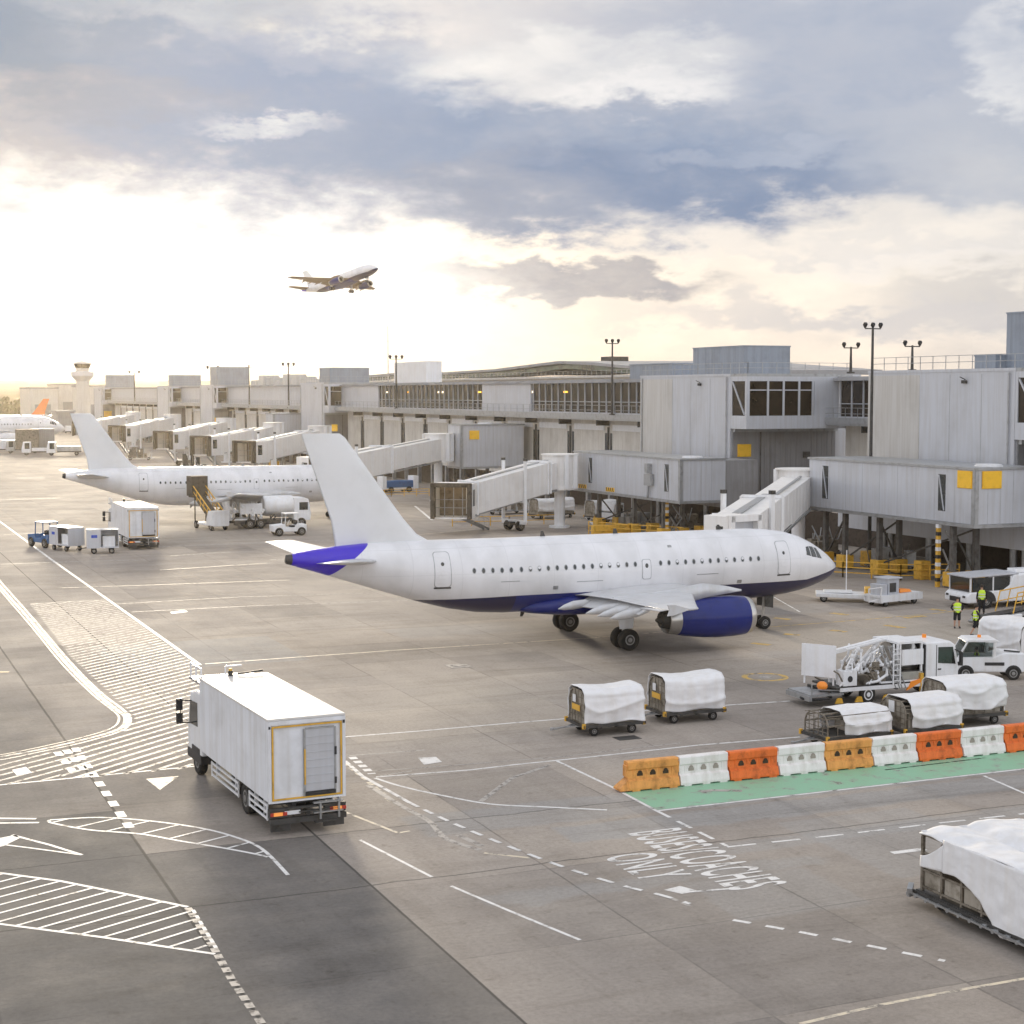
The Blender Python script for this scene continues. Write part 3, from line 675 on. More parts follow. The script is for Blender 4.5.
        lip=prof[:4];e.loft([ri(*p) for p in prof[3:]],0,False)
        EN=obj('engine',e,BLUE if livery else SKW,t)
        e=MB();e.loft([ri(6.3,.80),ri(6.7,.82)]+[ri(*p) for p in lip],0,False);obj('intake_lip',e,METAL,EN)
        e=MB();e.loft([ri(6.72,.825),ri(6.25,.80),ri(5.9,.78)],0,False);e.cyl((5.9+EX,cy,cz),(5.85+EX,cy,cz),.80,n=24);e.cyl((5.9+EX,cy,cz),(6.35+EX,cy,cz),.26,.02,n=14,mi=1);obj('fan',e,[BLACK,METAL],EN)
        e=MB();e.loft([ri(2.62,.845),ri(1.95,.74),ri(1.9,.70),ri(2.3,.6)],0,False);obj('nozzle',e,METAL,EN)
        e=MB();e.cyl((2.4+EX,cy,cz),(1.65+EX,cy,cz),.56,.42,n=20);e.cyl((1.7+EX,cy,cz),(1.35+EX,cy,cz),.3,.06,n=14);obj('core_nozzle',e,DSTEEL,EN)
        for aa in (sd*.0,):
            e=MB();e.loft([[(x,cy-wd,z0),(x,cy+wd,z0),(x,cy+wd*.8,z1),(x,cy-wd*.8,z1)] for x,wd,z0,z1 in ((6.1,.05,3.1,3.2),(5.2,.2,3.05,3.42),(3.8,.24,2.9,3.62),(1.2,.24,2.35,3.35),(-.8,.16,2.8,3.2),(-1.7,.04,3.0,3.15))]);obj('pylon',e,WING if not livery else WING,t)
    # gear
    def leg_main(sd):
        g=MB();g.cyl((0,sd*3.8,.6),(0,sd*3.45,3.0),.13,n=12);g.cyl((0,sd*3.8,.6),(0,sd*3.8,1.5),.09,n=10);g.cyl((0,sd*3.72,1.5),(0,sd*2.2,2.5),.07,n=8);g.cyl((.0,sd*3.38,.58),(0,sd*4.22,.58),.08,n=8)
        L_=obj('main_gear',g,METAL,t)
        g=MB();g.prism([(-.42,1.15),(.38,1.15),(.5,2.9),(-.62,2.9)],'y',sd*4.0,sd*4.05);obj('gear_door',g,WHITE,L_)
        for k in (-1,1): wheel(L_,0,sd*3.8+k*.46,.585,.42,.48)
    leg_main(1);leg_main(-1)
    g=MB();g.cyl((11.04,0,.38),(11.2,0,2.4),.09,n=10);g.cyl((11.04,-.3,.38),(11.04,.3,.38),.05,n=8);g.cyl((11.1,0,1.2),(12.3,0,2.3),.05,n=6);g.bar((11.15,-.12,1.35),(11.15,.12,1.35),.12)
    L_=obj('nose_gear',g,METAL,t)
    for k in (-1,1): wheel(L_,11.04,k*.27,.38,.22,.5)
    for k in (-1,1):
        g=MB();g.prism([(11.5,2.05),(10.9,2.05),(10.95,1.35),(11.5,1.25)],'y',k*.42,k*.45);obj('gear_door',g,DSTEEL if livery else WHITE,L_)
    if not near:
        pass
    # doors and windows on the sides that can be seen
    for sd in winsides:
        def door(s0,s1,z0,z1,nm='door',r=.16):
            b=MB();o=rrect(s0-.035,s1+.035,z0-.035,z1+.035,r);patch(b,o,sd,.012,0);fr=obj(nm,b,STEEL,t)
            b=MB();patch(b,rrect(s0,s1,z0,z1,r),sd,.02,0);obj('door_panel',b,SK if not livery else SKW,fr)
            b=MB();cs=(s0+s1)/2;patch(b,oval(cs-.0,z0+1.2,.09,.1,10),sd,.03,0) if nm=='door' else patch(b,oval(cs,(z0+z1)/2+.2,.1,.13,10),sd,.03,0);obj('door_window',b,GLASS,fr)
            if nm=='door':
                b=MB();patch(b,rrect(s0-.03,s1+.03,z0-.1,z0-.03,.02),sd,.03,0);obj('sill',b,DSTEEL,fr)
        door(4.35,5.2,3.42,5.25);door(25.4,26.25,3.62,5.42)
        door(13.55,14.05,3.55,4.6,'overwing_exit',.12)
        if windows:
            b=MB();z=4.38;s=10.0
            patch(b,oval(s,z,.115,.165,14),sd,.006,0);patch(b,oval(s,z,.08,.125,12),sd,.016,1)
            me=mesh('window',b,[STEEL,GLASS])
            b=MB();patch(b,oval(10.0,z,.115,.165,14),sd,.006,0);patch(b,oval(10.0,z,.08,.125,12),sd,.016,1);patch(b,oval(10.0,z+.05,.075,.07,12),sd,.022,2)
            me2=mesh('window',b,[STEEL,GLASS,SKW]);wr=random.Random(9)
            s=6.55;first=True
            while s<21.9:
                if abs(s-13.8)>.4:
                    inst(me2 if wr.random()<.35 else me,'window',t,(10.0-s,0,0))
                s+=.53
            for s in (21.98,22.52,23.05,23.58,24.1):
                b=MB();zz=z+max(0,(s-22)*.02);patch(b,oval(s,zz,.115,.165,14),sd,.006,0);patch(b,oval(s,zz,.08,.125,12),sd,.016,1);obj('window',b,[STEEL,GLASS],t)
        for cc in ([(1.72,4.12),(2.12,4.2),(2.2,4.78),(1.98,4.72)],[(2.18,4.22),(2.62,4.3),(2.62,4.88),(2.27,4.82)],[(2.68,4.33),(3.02,4.42),(2.92,4.86),(2.68,4.88)]):
            b=MB();o=[]
            for i,p in enumerate(cc):
                q=cc[(i+1)%4]
                for j in range(3): o.append((p[0]+(q[0]-p[0])*j/3,p[1]+(q[1]-p[1])*j/3))
            patch(b,o,sd,.012,0);obj('cockpit_window',b,GLASS,t)
    for s0,s1,z0,z1 in ((9.2,10.6,3.62,3.66),(16.5,18.1,3.55,3.59),(21.5,22.6,3.75,3.79),(12.0,12.25,5.2,5.32),(19.2,19.5,3.2,3.4),(7.6,7.9,3.0,3.2)):
        b=MB();patch(b,rrect(s0,s1,z0,z1,.015),-1,.008,0);obj('access_panel',b,STEEL,t)
    b=MB();
    for x,z in ((8.2,5.96),(1.5,5.96),(-3,5.96)): b.prism([(x,z-.1),(x-.35,z-.1),(x-.3,z+.28),(x-.15,z+.28)],'y',-.02,.02)
    for x in (5,-4.2): b.prism([(x,1.9),(x-.3,1.9),(x-.34,1.55),(x-.2,1.55)],'y',-.02,.02,0)
    obj('antenna',b,DSTEEL if livery else STEEL,t)
    return t
p1=airliner('airliner','white airliner with dark blue belly, blue engine and blue tail cone at the near stand','airliners parked on the stands',True)
p1.location=(39.7,81.55,0)
p2=airliner('airliner','all white airliner on the next stand, behind the tail of the blue-bellied one','airliners parked on the stands',False)
p2.location=(40.6,173.4,0)
p3=dup(p2,(36.0,432,0),0,'distant white airliner at the left edge, behind the white tail fin')
p3.scale=(1.35,1.35,1.35)
# orange-finned airliner far beyond
p4=airliner('airliner','faraway white airliner with a bright orange tail fin, beyond the apron','airliners parked on the stands',False,fin=ORGT,windows=False,winsides=())
q=ray(55,404);k=620/q[1];p4.location=(q[0]*k-18,625,0);p4.rotation_euler.z=R(160)
# the one taking off
fl=airliner('airliner','airliner climbing away after take-off, its wheels still down, against the bright sky','airliner in the air',True,windows=False,winsides=(),wingm=mat('wing_backlit_tan',(.26,.19,.12),.5))  # wings seen against the light: their shade is put into this tan colour
fl.rotation_euler=(0,0,0)
def cam_to_world(v):  # v: right, up, toward
    rt=Vector((math.cos(YAW),-math.sin(YAW),0));up=Vector((0,0,1));tw=Vector((-math.sin(YAW),-math.cos(YAW),0))
    return rt*v[0]+up*v[1]+tw*v[2]
fx=cam_to_world((1.28,.34,1.20)).normalized();rr=cam_to_world((-1.33,.10,1.28));rr=(rr-fx*rr.dot(fx)).normalized();lf=-rr;upv=fx.cross(lf)
sc=64/33.84
M4=Matrix((fx,lf,upv)).transposed().to_4x4()
fl.scale=(sc,sc*.95,sc*.86);q=Vector(ray(341,281)).normalized()*900+Vector((0,0,H))
fl.rotation_mode='QUATERNION';fl.rotation_quaternion=M4.to_quaternion();fl.location=q-M4.to_3x3()@Vector((0,0,6))
# ---------------------------------------------------------------- box truck (near)
def box_truck(label,near=True):
    t=thing('box_truck',label,'truck')
    L0,W2=8.2,1.22
    b=MB();b.box(.03,L0,-W2,W2,1.02,3.52);obj('cargo_box',b,TRUCKW,t,.02)
    b=MB();b.box(-.0,L0+.03,-W2-.03,W2+.03,3.523,3.60);obj('box_roof',b,ROOFW,t,.02)
    # rear frame
    b=MB();b.box(-.02,.03,-W2-.02,-W2+.08,1.0,3.52);b.box(-.02,.03,W2-.08,W2+.02,1.0,3.52);b.box(-.025,.03,-W2+.08,W2-.08,3.40,3.52);b.box(-.025,.03,-W2+.08,W2-.08,1.0,1.06);obj('rear_frame',b,TRUCKW,t)
    b=MB();s=-.035
    b.box(s,-.0,-W2+.1,W2-.1,3.32,3.37);b.box(s,0,-W2+.1,W2-.1,1.08,1.13);b.box(s,0,W2-.15,W2-.10,1.13,3.32);b.box(s,0,-W2+.10,-W2+.15,1.13,3.32);obj('yellow_striping',b,YRAIL,t)
    b=MB();b.box(-.03,-.0,-.86,.06,1.28,3.2,0);[b.box(-.045,-.03,-.86,.06,1.28+.24*i,1.295+.24*i,0) for i in range(1,8)];d=obj('rear_door',b,CLAD,t)
    b=MB();b.box(-.05,-.0,.06,.12,1.13,3.22);b.box(-.05,-.0,-.92,-.86,1.13,3.22);b.box(-.05,0,-.86,.06,3.2,3.25);obj('door_frame',b,STEEL,d)
    b=MB();b.box(-.06,0,-.9,.08,1.14,1.26);b.box(-.08,-.03,-.93,-.87,2.35,2.6);b.box(-.08,-.03,-.93,-.87,1.45,1.65);obj('hinge',b,BLACK,d)
    b=MB();b.box(-.09,-.05,.07,.11,1.5,2.6);obj('handle',b,YRAIL,d)
    b=MB();b.box(-.03,-.0,-W2+.0,-W2+.07,3.3,3.4);b.box(-.03,0,W2-.06,W2+.0,3.3,3.38);obj('marker_light',b,BLACK,t)
    # chassis
    b=MB();b.box(.15,L0+1.4,-.45,-.32,.72,.98);b.box(.15,L0+1.4,.32,.45,.72,.98)
    for x in (0.3,1.6,3.2,4.8,6.4,7.9): b.box(x,x+.1,-.9,.9,.86,1.0)
    b.box(3.6,5.2,-1.0,-.5,.45,.9);b.box(3.9,5.0,.5,1.0,.45,.9);b.cyl((1.9,-1,.55),(1.9,1,.55),.09,n=8)
    obj('chassis',b,DSTEEL,t)
    b=MB();b.box(-.02,.06,-W2+.05,-.5,.12,.5);b.box(-.02,.06,.55,W2-.05,.12,.5);b.box(-.12,.04,-W2,W2,.36,.53);b.box(-.08,.04,-W2,W2,.78,.84);b.box(-.05,.15,-W2,-.55,.55,.82);b.box(-.05,.15,.6,W2,.55,.82)
    b.box(-.10,.0,-.95,.3,.66,.70);b.box(-.2,.0,-.9,-.2,.30,.36);b.cyl((-.05,.0,.6),(.3,.0,.6),.08,n=8);obj('rear_bumper',b,DSTEEL,t)
    b=MB();b.box(-.18,-.05,-1.1,-.15,.6,.64);b.box(-.18,-.05,-1.1,-.15,.9,.94);b.box(-.16,-.04,-.4,-.34,.4,.95);b.box(-.16,-.04,-1.0,-.94,.4,.95);obj('rear_step',b,STEEL,t)
    for y in (-.92,.98):
        b=MB();b.box(-.1,-.04,y-.16,y+.12,.62,.72);obj('tail_light',b,LAMP,t)
        b=MB();b.box(-.095,-.04,y-.30,y-.18,.62,.72);b.box(-.1,-.04,y+.13,y+.22,.62,.72);obj('reflector',b,RED,t)
    b=MB();b.box(-.06,-.05,.25,.75,.62,.74);obj('number_plate',b,WHITE,t)
    # side guards: two framed runs of three rails
    for sd in (-1,1):
        for x0,x1 in ((.35,2.35),(3.55,6.9)):
            b=MB()
            for z in (.42,.62,.82): b.box(x0,x1,sd*1.16-.02,sd*1.16+.02,z,z+.07)
            for x in (x0,x1-.06): b.box(x,x+.06,sd*1.165-.02,sd*1.165+.02,.40,.91)
            for x in (x0+.5,x1-.5): b.box(x,x+.05,sd*1.0,sd*1.13,.5,1.0)
            obj('side_guard',b,WHITE,t)
    for sd in (-1,1):
        wheel(t,2.95,sd*.98,.5,.30,.55);wheel(t,2.95,sd*.64,.5,.28,.55);wheel(t,9.0,sd*1.0,.5,.30,.55)
        b=MB();b.loft([[(2.95+.6*math.cos(a),sd*.8+k*.33,.5+.6*math.sin(a)) for a in [math.pi*i/10 for i in range(11)]] for k in (-1,1)],0,False,closed=False);obj('mudguard',b,BLACK,t)
    # cab
    b=MB();b.prism([(8.3,.75),(10.15,.75),(10.2,1.35),(10.05,2.0),(9.75,2.85),(8.95,3.0),(8.3,2.98)],'y',-1.16,1.16);cb=obj('cab',b,WHITE,t,.06)
    b=MB();b.box(8.32,10.22,-1.175,1.175,.45,.8);b.box(10.18,10.26,-1.1,1.1,.55,.9);obj('cab_skirt',b,BLACK,cb,.03)
    for sd in (-1,1):
        b=MB();b.prism([(8.75,1.75),(9.9,1.7),(9.7,2.55),(8.75,2.6)],'y',sd*1.163,sd*1.175);obj('side_window',b,GLASS,cb)
        b=MB();b.bar((9.6,sd*1.16,2.55),(9.75,sd*1.55,2.55),.05);b.bar((9.6,sd*1.16,1.75),(9.75,sd*1.5,1.75),.05);b.bar((9.75,sd*1.52,1.7),(9.75,sd*1.52,2.6),.04);b.box(9.67,9.82,sd*1.56-.11,sd*1.56+.11,2.2,2.62);b.box(9.67,9.82,sd*1.56-.11,sd*1.56+.11,1.72,2.12);obj('mirror',b,BLACK,cb,.02)
        b=MB();b.box(8.5,9.5,sd*1.17-.02,sd*1.17+.02,.8,1.0);obj('wheel_arch',b,BLACK,cb)
    b=MB();b.prism([(10.07,1.98),(10.085,1.98),(9.80,2.82),(9.78,2.82)],'y',-1.0,1.0);obj('windscreen',b,GLASS,cb)
    # front lifting platform rails above the cab
    b=MB();b.box(8.35,9.9,-1.15,1.15,3.28,3.36)
    b.box(8.4,8.5,-.7,-.6,2.95,3.3);b.box(8.4,8.5,.6,.7,2.95,3.3)
    o=obj('platform',b,STEEL,t)
    b=MB()
    for y in (1.1,):
        for z in (3.85,): b.bar((8.4,y,z),(9.85,y,z),.05)
        for x in (8.4,9.1,9.85): b.bar((x,y,3.34),(x,y,3.87),.05)
    b.bar((8.9,-.5,3.8),(8.9,.1,3.8),.05);b.bar((8.9,.1,3.3),(8.9,.1,3.8),.04)
    obj('guard_rail',b,WHITE,o)
    b=MB();b.cyl((8.05,.15,3.6),(8.05,.15,3.78),.09,n=10,mi=1);b.cyl((8.05,.15,3.78),(8.05,.15,3.86),.06,n=10);b.bar((8.0,-.1,3.66),(8.0,-1.0,3.72),.06,mi=1);obj('beacon',b,[YRAIL,DSTEEL],t)
    return t
k1=box_truck('white box truck with yellow-edged rear, driving away, nearest vehicle on the road')
k1.location=(13.76,48.9,0);k1.scale=(1.02,1.03,1.03);k1.rotation_euler.z=R(92.5)
k2=dup(k1,(25.9,144.6,0),R(90),'distant white box truck parked behind the train of grey luggage carts')
k1['group']=k2['group']='high-box catering trucks';k2.scale=(1.1,1.12,1.04)
# ---------------------------------------------------------------- cloth
def cloth(b,fn,nu,nv,mi=0,disp=.02,thick=True,seed=0):
    vs=[]
    for i in range(nu+1):
        for j in range(nv+1): vs.append(fn(i/nu,j/nv))
    b.add(vs,[(i*(nv+1)+j,i*(nv+1)+j+1,(i+1)*(nv+1)+j+1,(i+1)*(nv+1)+j) for i in range(nu) for j in range(nv)],mi,True)
def covered_dolly(label,L0=2.6,W=1.7,Ht=1.95,sag=.1,seed=0,group=None,cagefrac=.0,drop=.52,sign=True,slopeend=0,openend=False):
    t=thing('baggage_dolly',label,'baggage dolly',group=group);rnd=random.Random(seed)
    b=MB();b.box(-.05,L0+.05,-W/2,W/2,.40,.48);
    for x in (0,L0*.25,L0*.5,L0*.75,L0-.05): b.box(x,x+.08,-W/2-.02,W/2+.02,.34,.40)
    b.box(-.08,L0+.08,-W/2-.05,-W/2,.38,.50);b.box(-.08,L0+.08,W/2,W/2+.05,.38,.50);b.box(-.10,-.05,-W/2-.05,W/2+.05,.38,.50);b.box(L0+.05,L0+.1,-W/2-.05,W/2+.05,.38,.50)
    obj('deck_frame',b,DSTEEL,t)
    for x in (.45,L0-.45):
        for y in (-W/2+.18,W/2-.18): wheel(t,x,y,.2,.13,.5)
    b=MB();b.bar((0,0,.36),(-1.1,0,.26),.07);b.bar((0,-.3,.36),(-.5,0,.32),.05);b.bar((0,.3,.36),(-.5,0,.32),.05);b.cyl((-1.1,0,.22),(-1.1,0,.32),.08,n=8);obj('tow_bar',b,STEEL,t)
    b=MB()
    for x,y in ((-.08,-W/2),(-.08,W/2),(L0+.02,-W/2),(L0+.02,W/2)): b.box(x-.06,x+.06,y-.05,y+.05,.36,.56)
    obj_each('corner_block',b,YRAIL,t)
    # cage profile in (y,z)
    w=W/2-.06;z0=.5
    w0=w;w=w-.08;prof=[(-w,z0),(-w,Ht-.42),(-w+.10,Ht-.16),(-w+.32,Ht),(w-.32,Ht),(w-.10,Ht-.16),(w,Ht-.42),(w,z0)]
    b=MB()
    for x in (.02,L0-.04):
        for p,q in zip(prof,prof[1:]+prof[:1]): b.bar((x,*p),(x,*q),.05)
    for p in prof: b.bar((.02,*p),(L0-.04,*p),.045)
    k=5
    for i in range(1,k): y=-w+2*w*i/k;b.bar((.0,y,z0),(.0,y,Ht-(.12 if i in(1,k-1) else .0)),.025)
    for i in range(1,5): z=z0+(Ht-z0)*i/5;ww=w if z<Ht-.4 else w-.1;b.bar((.0,-ww,z),(.0,ww,z),.025)
    n=6
    for i in range(1,n): x=L0*i/n;b.bar((x,-w,z0),(x,-w,Ht-.42),.025);b.bar((x,w,z0),(x,w,Ht-.42),.025)
    for z in (z0+.4,z0+.8): b.bar((0,-w,z),(L0,-w,z),.025);b.bar((0,w,z),(L0,w,z),.025)
    obj('cage',b,CAGE,t)
    if not openend:
        b=MB();b.prism([(y*.96,z if z>.6 else z+.02) for y,z in prof],'x',.05,.08);obj('end_panel',b,CAGEP,t)
    b=MB();b.box((.15 if not openend else L0*.4)+cagefrac*L0*.3,L0-.12,-w+.08,w-.08,z0,Ht-.45);obj('luggage_load',b,CAGEP,t)
    if sign:
        b=MB();b.box(-.04,-.015,-.36,.38,.98,1.22);obj('yellow_label',b,YRAIL,t)
        b=MB();b.box(-.04,-.015,.05,.32,1.3,1.6);obj('document_pouch',b,WHITE,t)
    # cover: runs over the profile
    w=w0;pf=[(-w-.03,drop),(-w-.035,1.0),(-w-.03,Ht-.42),(-w+.07,Ht-.10),(-w+.30,Ht+.08),(0,Ht+.10),(w-.30,Ht+.08),(w-.07,Ht-.10),(w+.03,Ht-.42),(w+.035,1.0),(w+.03,drop)]
    lens=[0]
    for p,q in zip(pf,pf[1:]): lens.append(lens[-1]+math.hypot(q[0]-p[0],q[1]-p[1]))
    T=lens[-1];off=rnd.random()*9
    def fn(u,v):
        s=v*T
        for i in range(len(pf)-1):
            if s<=lens[i+1]+1e-9:
                f=(s-lens[i])/(lens[i+1]-lens[i]);y=pf[i][0]+(pf[i+1][0]-pf[i][0])*f;z=pf[i][1]+(pf[i+1][1]-pf[i][1])*f;break
        side=min(1,abs(y)/w)
        x=(cagefrac+ (1-cagefrac)*u)*L0
        if cagefrac and z<Ht-.2: x=max(x,min(L0*.95,x+cagefrac*.6*(Ht-.2-z)))
        x=x+(-.02 if u<.01 else (.06 if u>.99 else 0))
        zz=z
        if z>Ht-.2: zz=z-sag*math.sin(math.pi*min(1,max(0,u)))**1.3*(1-.5*side)+max(0,sag)*.45+slopeend*(u-.5)*.3
        nse=noise.noise(Vector((x*1.3+off,y*1.2,z*1.6)))*.06+noise.noise(Vector((x*3.5+off,y*3,z*4)))*.03
        fold=((1-abs(math.sin(3.6*(z+.42*(1-(2*u-1)**2))+.5*math.sin(5*u+off)+off)))**2-.35)*.10*(1 if z<Ht-.22 else .15)+.03*math.sin(17*u+3*z+off)*(1 if z<1.0 else .2)
        o=nse*.6+fold
        return (x,y+(o if y>0 else -o)*(1 if abs(y)>w-.15 else .3)+(.02 if y>0 else -.02),max(.5,zz+nse*.45+(0.05*math.sin(u*9+off) if z<drop+.06 else 0)))
    b=MB();cloth(b,fn,44,72);c=obj('cover',b,TARP,t,fixn=True)
    sf=c.modifiers.new('solid','SOLIDIFY');sf.thickness=.02
    # far end flap closes the back
    b=MB();b.prism([(y*1.02,z) for y,z in prof],'x',L0+.0,L0+.04);obj('end_flap',b,TARP,t)
    return t
def place(o,x,y,rz): o.location=(x,y,0);o.rotation_euler.z=rz
GD='covered baggage dollies'
o=covered_dolly('covered dolly with white sheet standing left in the open pair, yellow label at its end',2.6,1.75,1.82,.12,1,GD);place(o,27.95,59.0,R(-1))
o=covered_dolly('covered dolly with white sheet standing right in the open pair, nearer the engine',2.75,1.75,1.85,.13,2,GD);place(o,32.15,59.95,R(-1))
o=covered_dolly('low dolly with black wire cage end, first one behind the plastic barriers',3.0,1.75,1.35,-.03,3,GD,cagefrac=.25,sign=False,openend=True,drop=.5);place(o,35.55,53.1,R(3))
o=covered_dolly('dolly with a pouch on its open cage end, second one behind the plastic barriers',2.7,1.9,1.58,.02,4,GD,cagefrac=.1,sign=False);place(o,39.25,53.2,R(1))
b=MB();b.box(-.05,-.02,-.15,.2,1.1,1.55);obj('document_pouch',b,WHITE,o)
o=covered_dolly('bulky fully covered dolly, third behind the barriers, below the service truck cab',2.85,2.0,1.8,-.03,5,GD,sign=False,drop=.7);place(o,42.6,54.9,R(-4))
o=covered_dolly('large covered dolly behind the small tug at the right edge of the picture',3.0,2.3,2.35,-.05,6,GD,cagefrac=.0,sign=False,drop=1.0);place(o,55.3,66.4,R(-88))
# big one at lower right, its long side towards us
def big_dolly():
    t=thing('baggage_dolly','largest dolly, rusty cage half covered by a white tarpaulin, at the lower right corner','baggage dolly',group=GD)
    y0,y1,x0,x1,zt=35.2,29.0,27.05,30.4,2.0
    b=MB();b.box(x0-.1,x1+.1,y1,y0+.15,.28,.44);b.box(x0-.16,x0-.1,y1,y0+.2,.26,.42);obj('deck_frame',b,DSTEEL,t)
    b=MB();rnd=random.Random(4)
    for i in range(14):
        y=y0+.1-i*.45;b.bar((x0-.17,y,.30),(x0-.17,y-.25,.30+rnd.uniform(-.03,.08)),.05)
        b.cyl((x0-.25,y-.1,.3),(x0-.14,y-.1,.3),.06,n=8)
    b.bar((x0-.22,y0+.3,.33),(x0-.22,y1,.30),.05);b.bar((x0-.3,y0+.25,.28),(x0+.3,y0+.25,.34),.12);b.bar((x0-.35,y0+.1,.42),(x0-.1,y0+.35,.5),.14)
    obj('deck_rollers',b,STEEL,t)
    for y in (y0-.5,y0-3.4): 
        for x in (x0+.25,x1-.3): wheel(t,x,y,.21,.14,.5,axis='x')
    b=MB()
    for x in (x0,x1):
        b.bar((x,y0,.44),(x,y0,zt),.09)
        for i in range(1,8): b.bar((x,y0-i*.82,.44),(x,y0-i*.82,zt-.1),.07)
        for z in (.55,1.02,1.48): b.bar((x,y0,z),(x,y1,z),.06)
        b.bar((x,y0,zt-.02),(x,y1,zt-.02),.06)
    for z in (.9,1.4,zt-.02): b.bar((x0,y0,z),(x1,y0,z),.06)
    obj('cage',b,CAGE,t,.01)
    b=MB();ks=[(0.05,.8,.50,1.5),(.9,1.55,.5,1.0),(1.7,2.4,.5,1.42),(2.5,3.2,.5,1.0),(3.3,4.0,.5,.95)]
    for a,c,z0,z1 in ks: b.box(x0+.03,x0+.06,y0-c,y0-a,z0,z1)
    obj('side_panel',b,CAGEP,t)
    b=MB();ks=[(.1,1.1,.5,1.35,.3),(1.2,2.2,.5,1.2,.2),(2.3,3.3,.5,1.3,.4),(3.4,5.5,.5,1.5,.3),(.3,2.3,1.25,1.7,.9)]
    for a,c,z0,z1,dx in ks: b.box(x0+.1+dx,x1-.2,y0-c,y0-a,z0,z1)
    obj('luggage_load',b,[mat('load_brown',(.20,.17,.13),.8,0,.45,1.6,streak=.4)],t,.05)
    curve=[AX(px,py,x0-.03) for px,py in ((928,868),(958,876),(968,884),(984,902),(996,925),(1003,937),(1015,941),(1030,946))]
    def zlow(y):
        if y>=curve[0][0]: return curve[0][1]
        for a,c in zip(curve,curve[1:]):
            if y>=c[0]: return a[1]+(c[1]-a[1])*(a[0]-y)/(a[0]-c[0])
        return curve[-1][1]
    ysplit=y0-.95
    def F(y,v,hi,lo):
        z=hi+(lo-hi)*v
        o=.10*noise.noise(Vector((y*.9+z*.7,z*1.3,3)))+.05*noise.noise(Vector((y*3,z*4,8)))+.05*math.sin(2.2*z+1.6*y)*v
        return (x0-.06-abs(o)*.5-.04*v*(1 if y<ysplit else .3),y,z)
    b=MB()
    cloth(b,lambda u,v:F(ysplit+(y1-ysplit)*u,v,zt+.07,zlow(ysplit+(y1-ysplit)*u)),60,24)
    cloth(b,lambda u,v:F(y0-.02+(ysplit-y0+.02)*u,v,1.42+.52*u**1.5,zlow(y0-.15+(ysplit-y0)*u)),16,10)
    # top: a hump across and a bunched ridge
    def top(u,v):
        y=y0+.08+(y1-y0-.08)*u;x=x0-.08+(x1+.1-x0+.08)*v
        z=zt+.03+.10*noise.noise(Vector((x*.8,y*.7,1)))+.05*noise.noise(Vector((x*2.4,y*2,6)))-.30*math.exp(-((v-.42-.12*u)/.10)**2)*min(1,u*2.5+.25)+.16*math.sin(math.pi*v)
        return (x,y,z)
    cloth(b,top,60,36)
    cloth(b,lambda u,v:(x0+(x1-x0)*u,y0+.1+.04*noise.noise(Vector((u*5,v*4,2))),zt+.05-(.16+.55*u)*v),20,8)
    cloth(b,lambda u,v:(x1+.1,y0+(y1-y0)*u,zt+.03-1.0*v),20,6)
    c=obj('cover',b,TARP,t);sf=c.modifiers.new('solid','SOLIDIFY');sf.thickness=.025
    return t
big_dolly()
# ---------------------------------------------------------------- water-filled barriers
def barrier(col,ramp=False):
    t=MB();Lb=2.0;by=49.75
    def sec(x,dz=0):
        h=[(-.30,.05),(-.30,.12),(-.23,.36),(-.15,.41),(-.12,.72),(-.17,.76),(-.17,1.0),(-.13,1.04)]
        return [(x,y,z) for y,z in h]+[(x,-y,z) for y,z in h[::-1]]
    t.loft([sec(.02),sec(.05),sec(Lb-.05),sec(Lb-.02)],0,True,False)
    for x in (.15,.9,1.6): t.box(x,x+.3,-.30,.30,0,.06)
    for x in (-.03,Lb-.05): t.box(x,x+.08,-.14,.14,.5,.9)
    for x in (.25,.75,1.25,1.75): t.box(x-.02,x+.02,-.15,-.12,.42,.72)
    return t
BL=[('faded orange barrier section with a sloping foot, at the left end of the row',ORGL),('white barrier section between the faded end section and the first bright orange one',BARW),('bright orange barrier section, first bright one from the left end of the row',ORG),('white barrier section right of the first bright orange one',BARW),('faded orange barrier section in the middle of the row',ORGL),('white barrier section in front of the dolly with the pouch',BARW),('bright orange barrier section, second bright one from the left end',ORG),('white barrier section just before the last orange one at the right edge',BARW),('orange barrier section cut off by the right edge of the picture',ORG),('orange barrier section beyond the frame edge',ORG)]
base=barrier(None);bm_=mesh('barrier',base,ORG)
DARK=mat('barrier_hole',(.05,.035,.02),.9)
hole=MB();hole.cyl((0,-.128,0),(0,-.118,0),.09,n=14)
hb=MB();hb.box(-.11,.11,-.126,-.10,-.05,.05);hb.cyl((-.0,-.127,.06),(0,-.118,.06),.085,n=12)
hme=mesh('forklift_hole',hb,DARK);hmw=mesh('forklift_hole',hb,mat('barrier_hole_pale',(.34,.30,.26),.9))
X=25.45
for i,(lb,m) in enumerate(BL[:9]):
    o=obj('traffic_barrier',barrier(None),m,None,.012);tag(o,lb,'barrier','plastic barriers along the walkway')
    o.location=(X+i*2.03,49.75-.0+(-.03*i),0);o.rotation_euler.z=R((-1.2,.6,-.5,.4,-.8,.5,0,.3,-.4)[i]);o.scale.x=1.01
    for x in (.5,1.0,1.5):
        h=inst(hmw if m is BARW else hme,'forklift_hole',o,(x,-.022,.56))
    if i==0:
        b=MB();b.loft([[(.03,-.30,.05),(.03,.30,.05),(.03,.19,.42),(.03,-.19,.42)],[(-.32,-.28,.05),(-.32,.28,.05),(-.32,.26,.12),(-.32,-.26,.12)]],0,True,False);obj('sloping_foot',b,m,o)
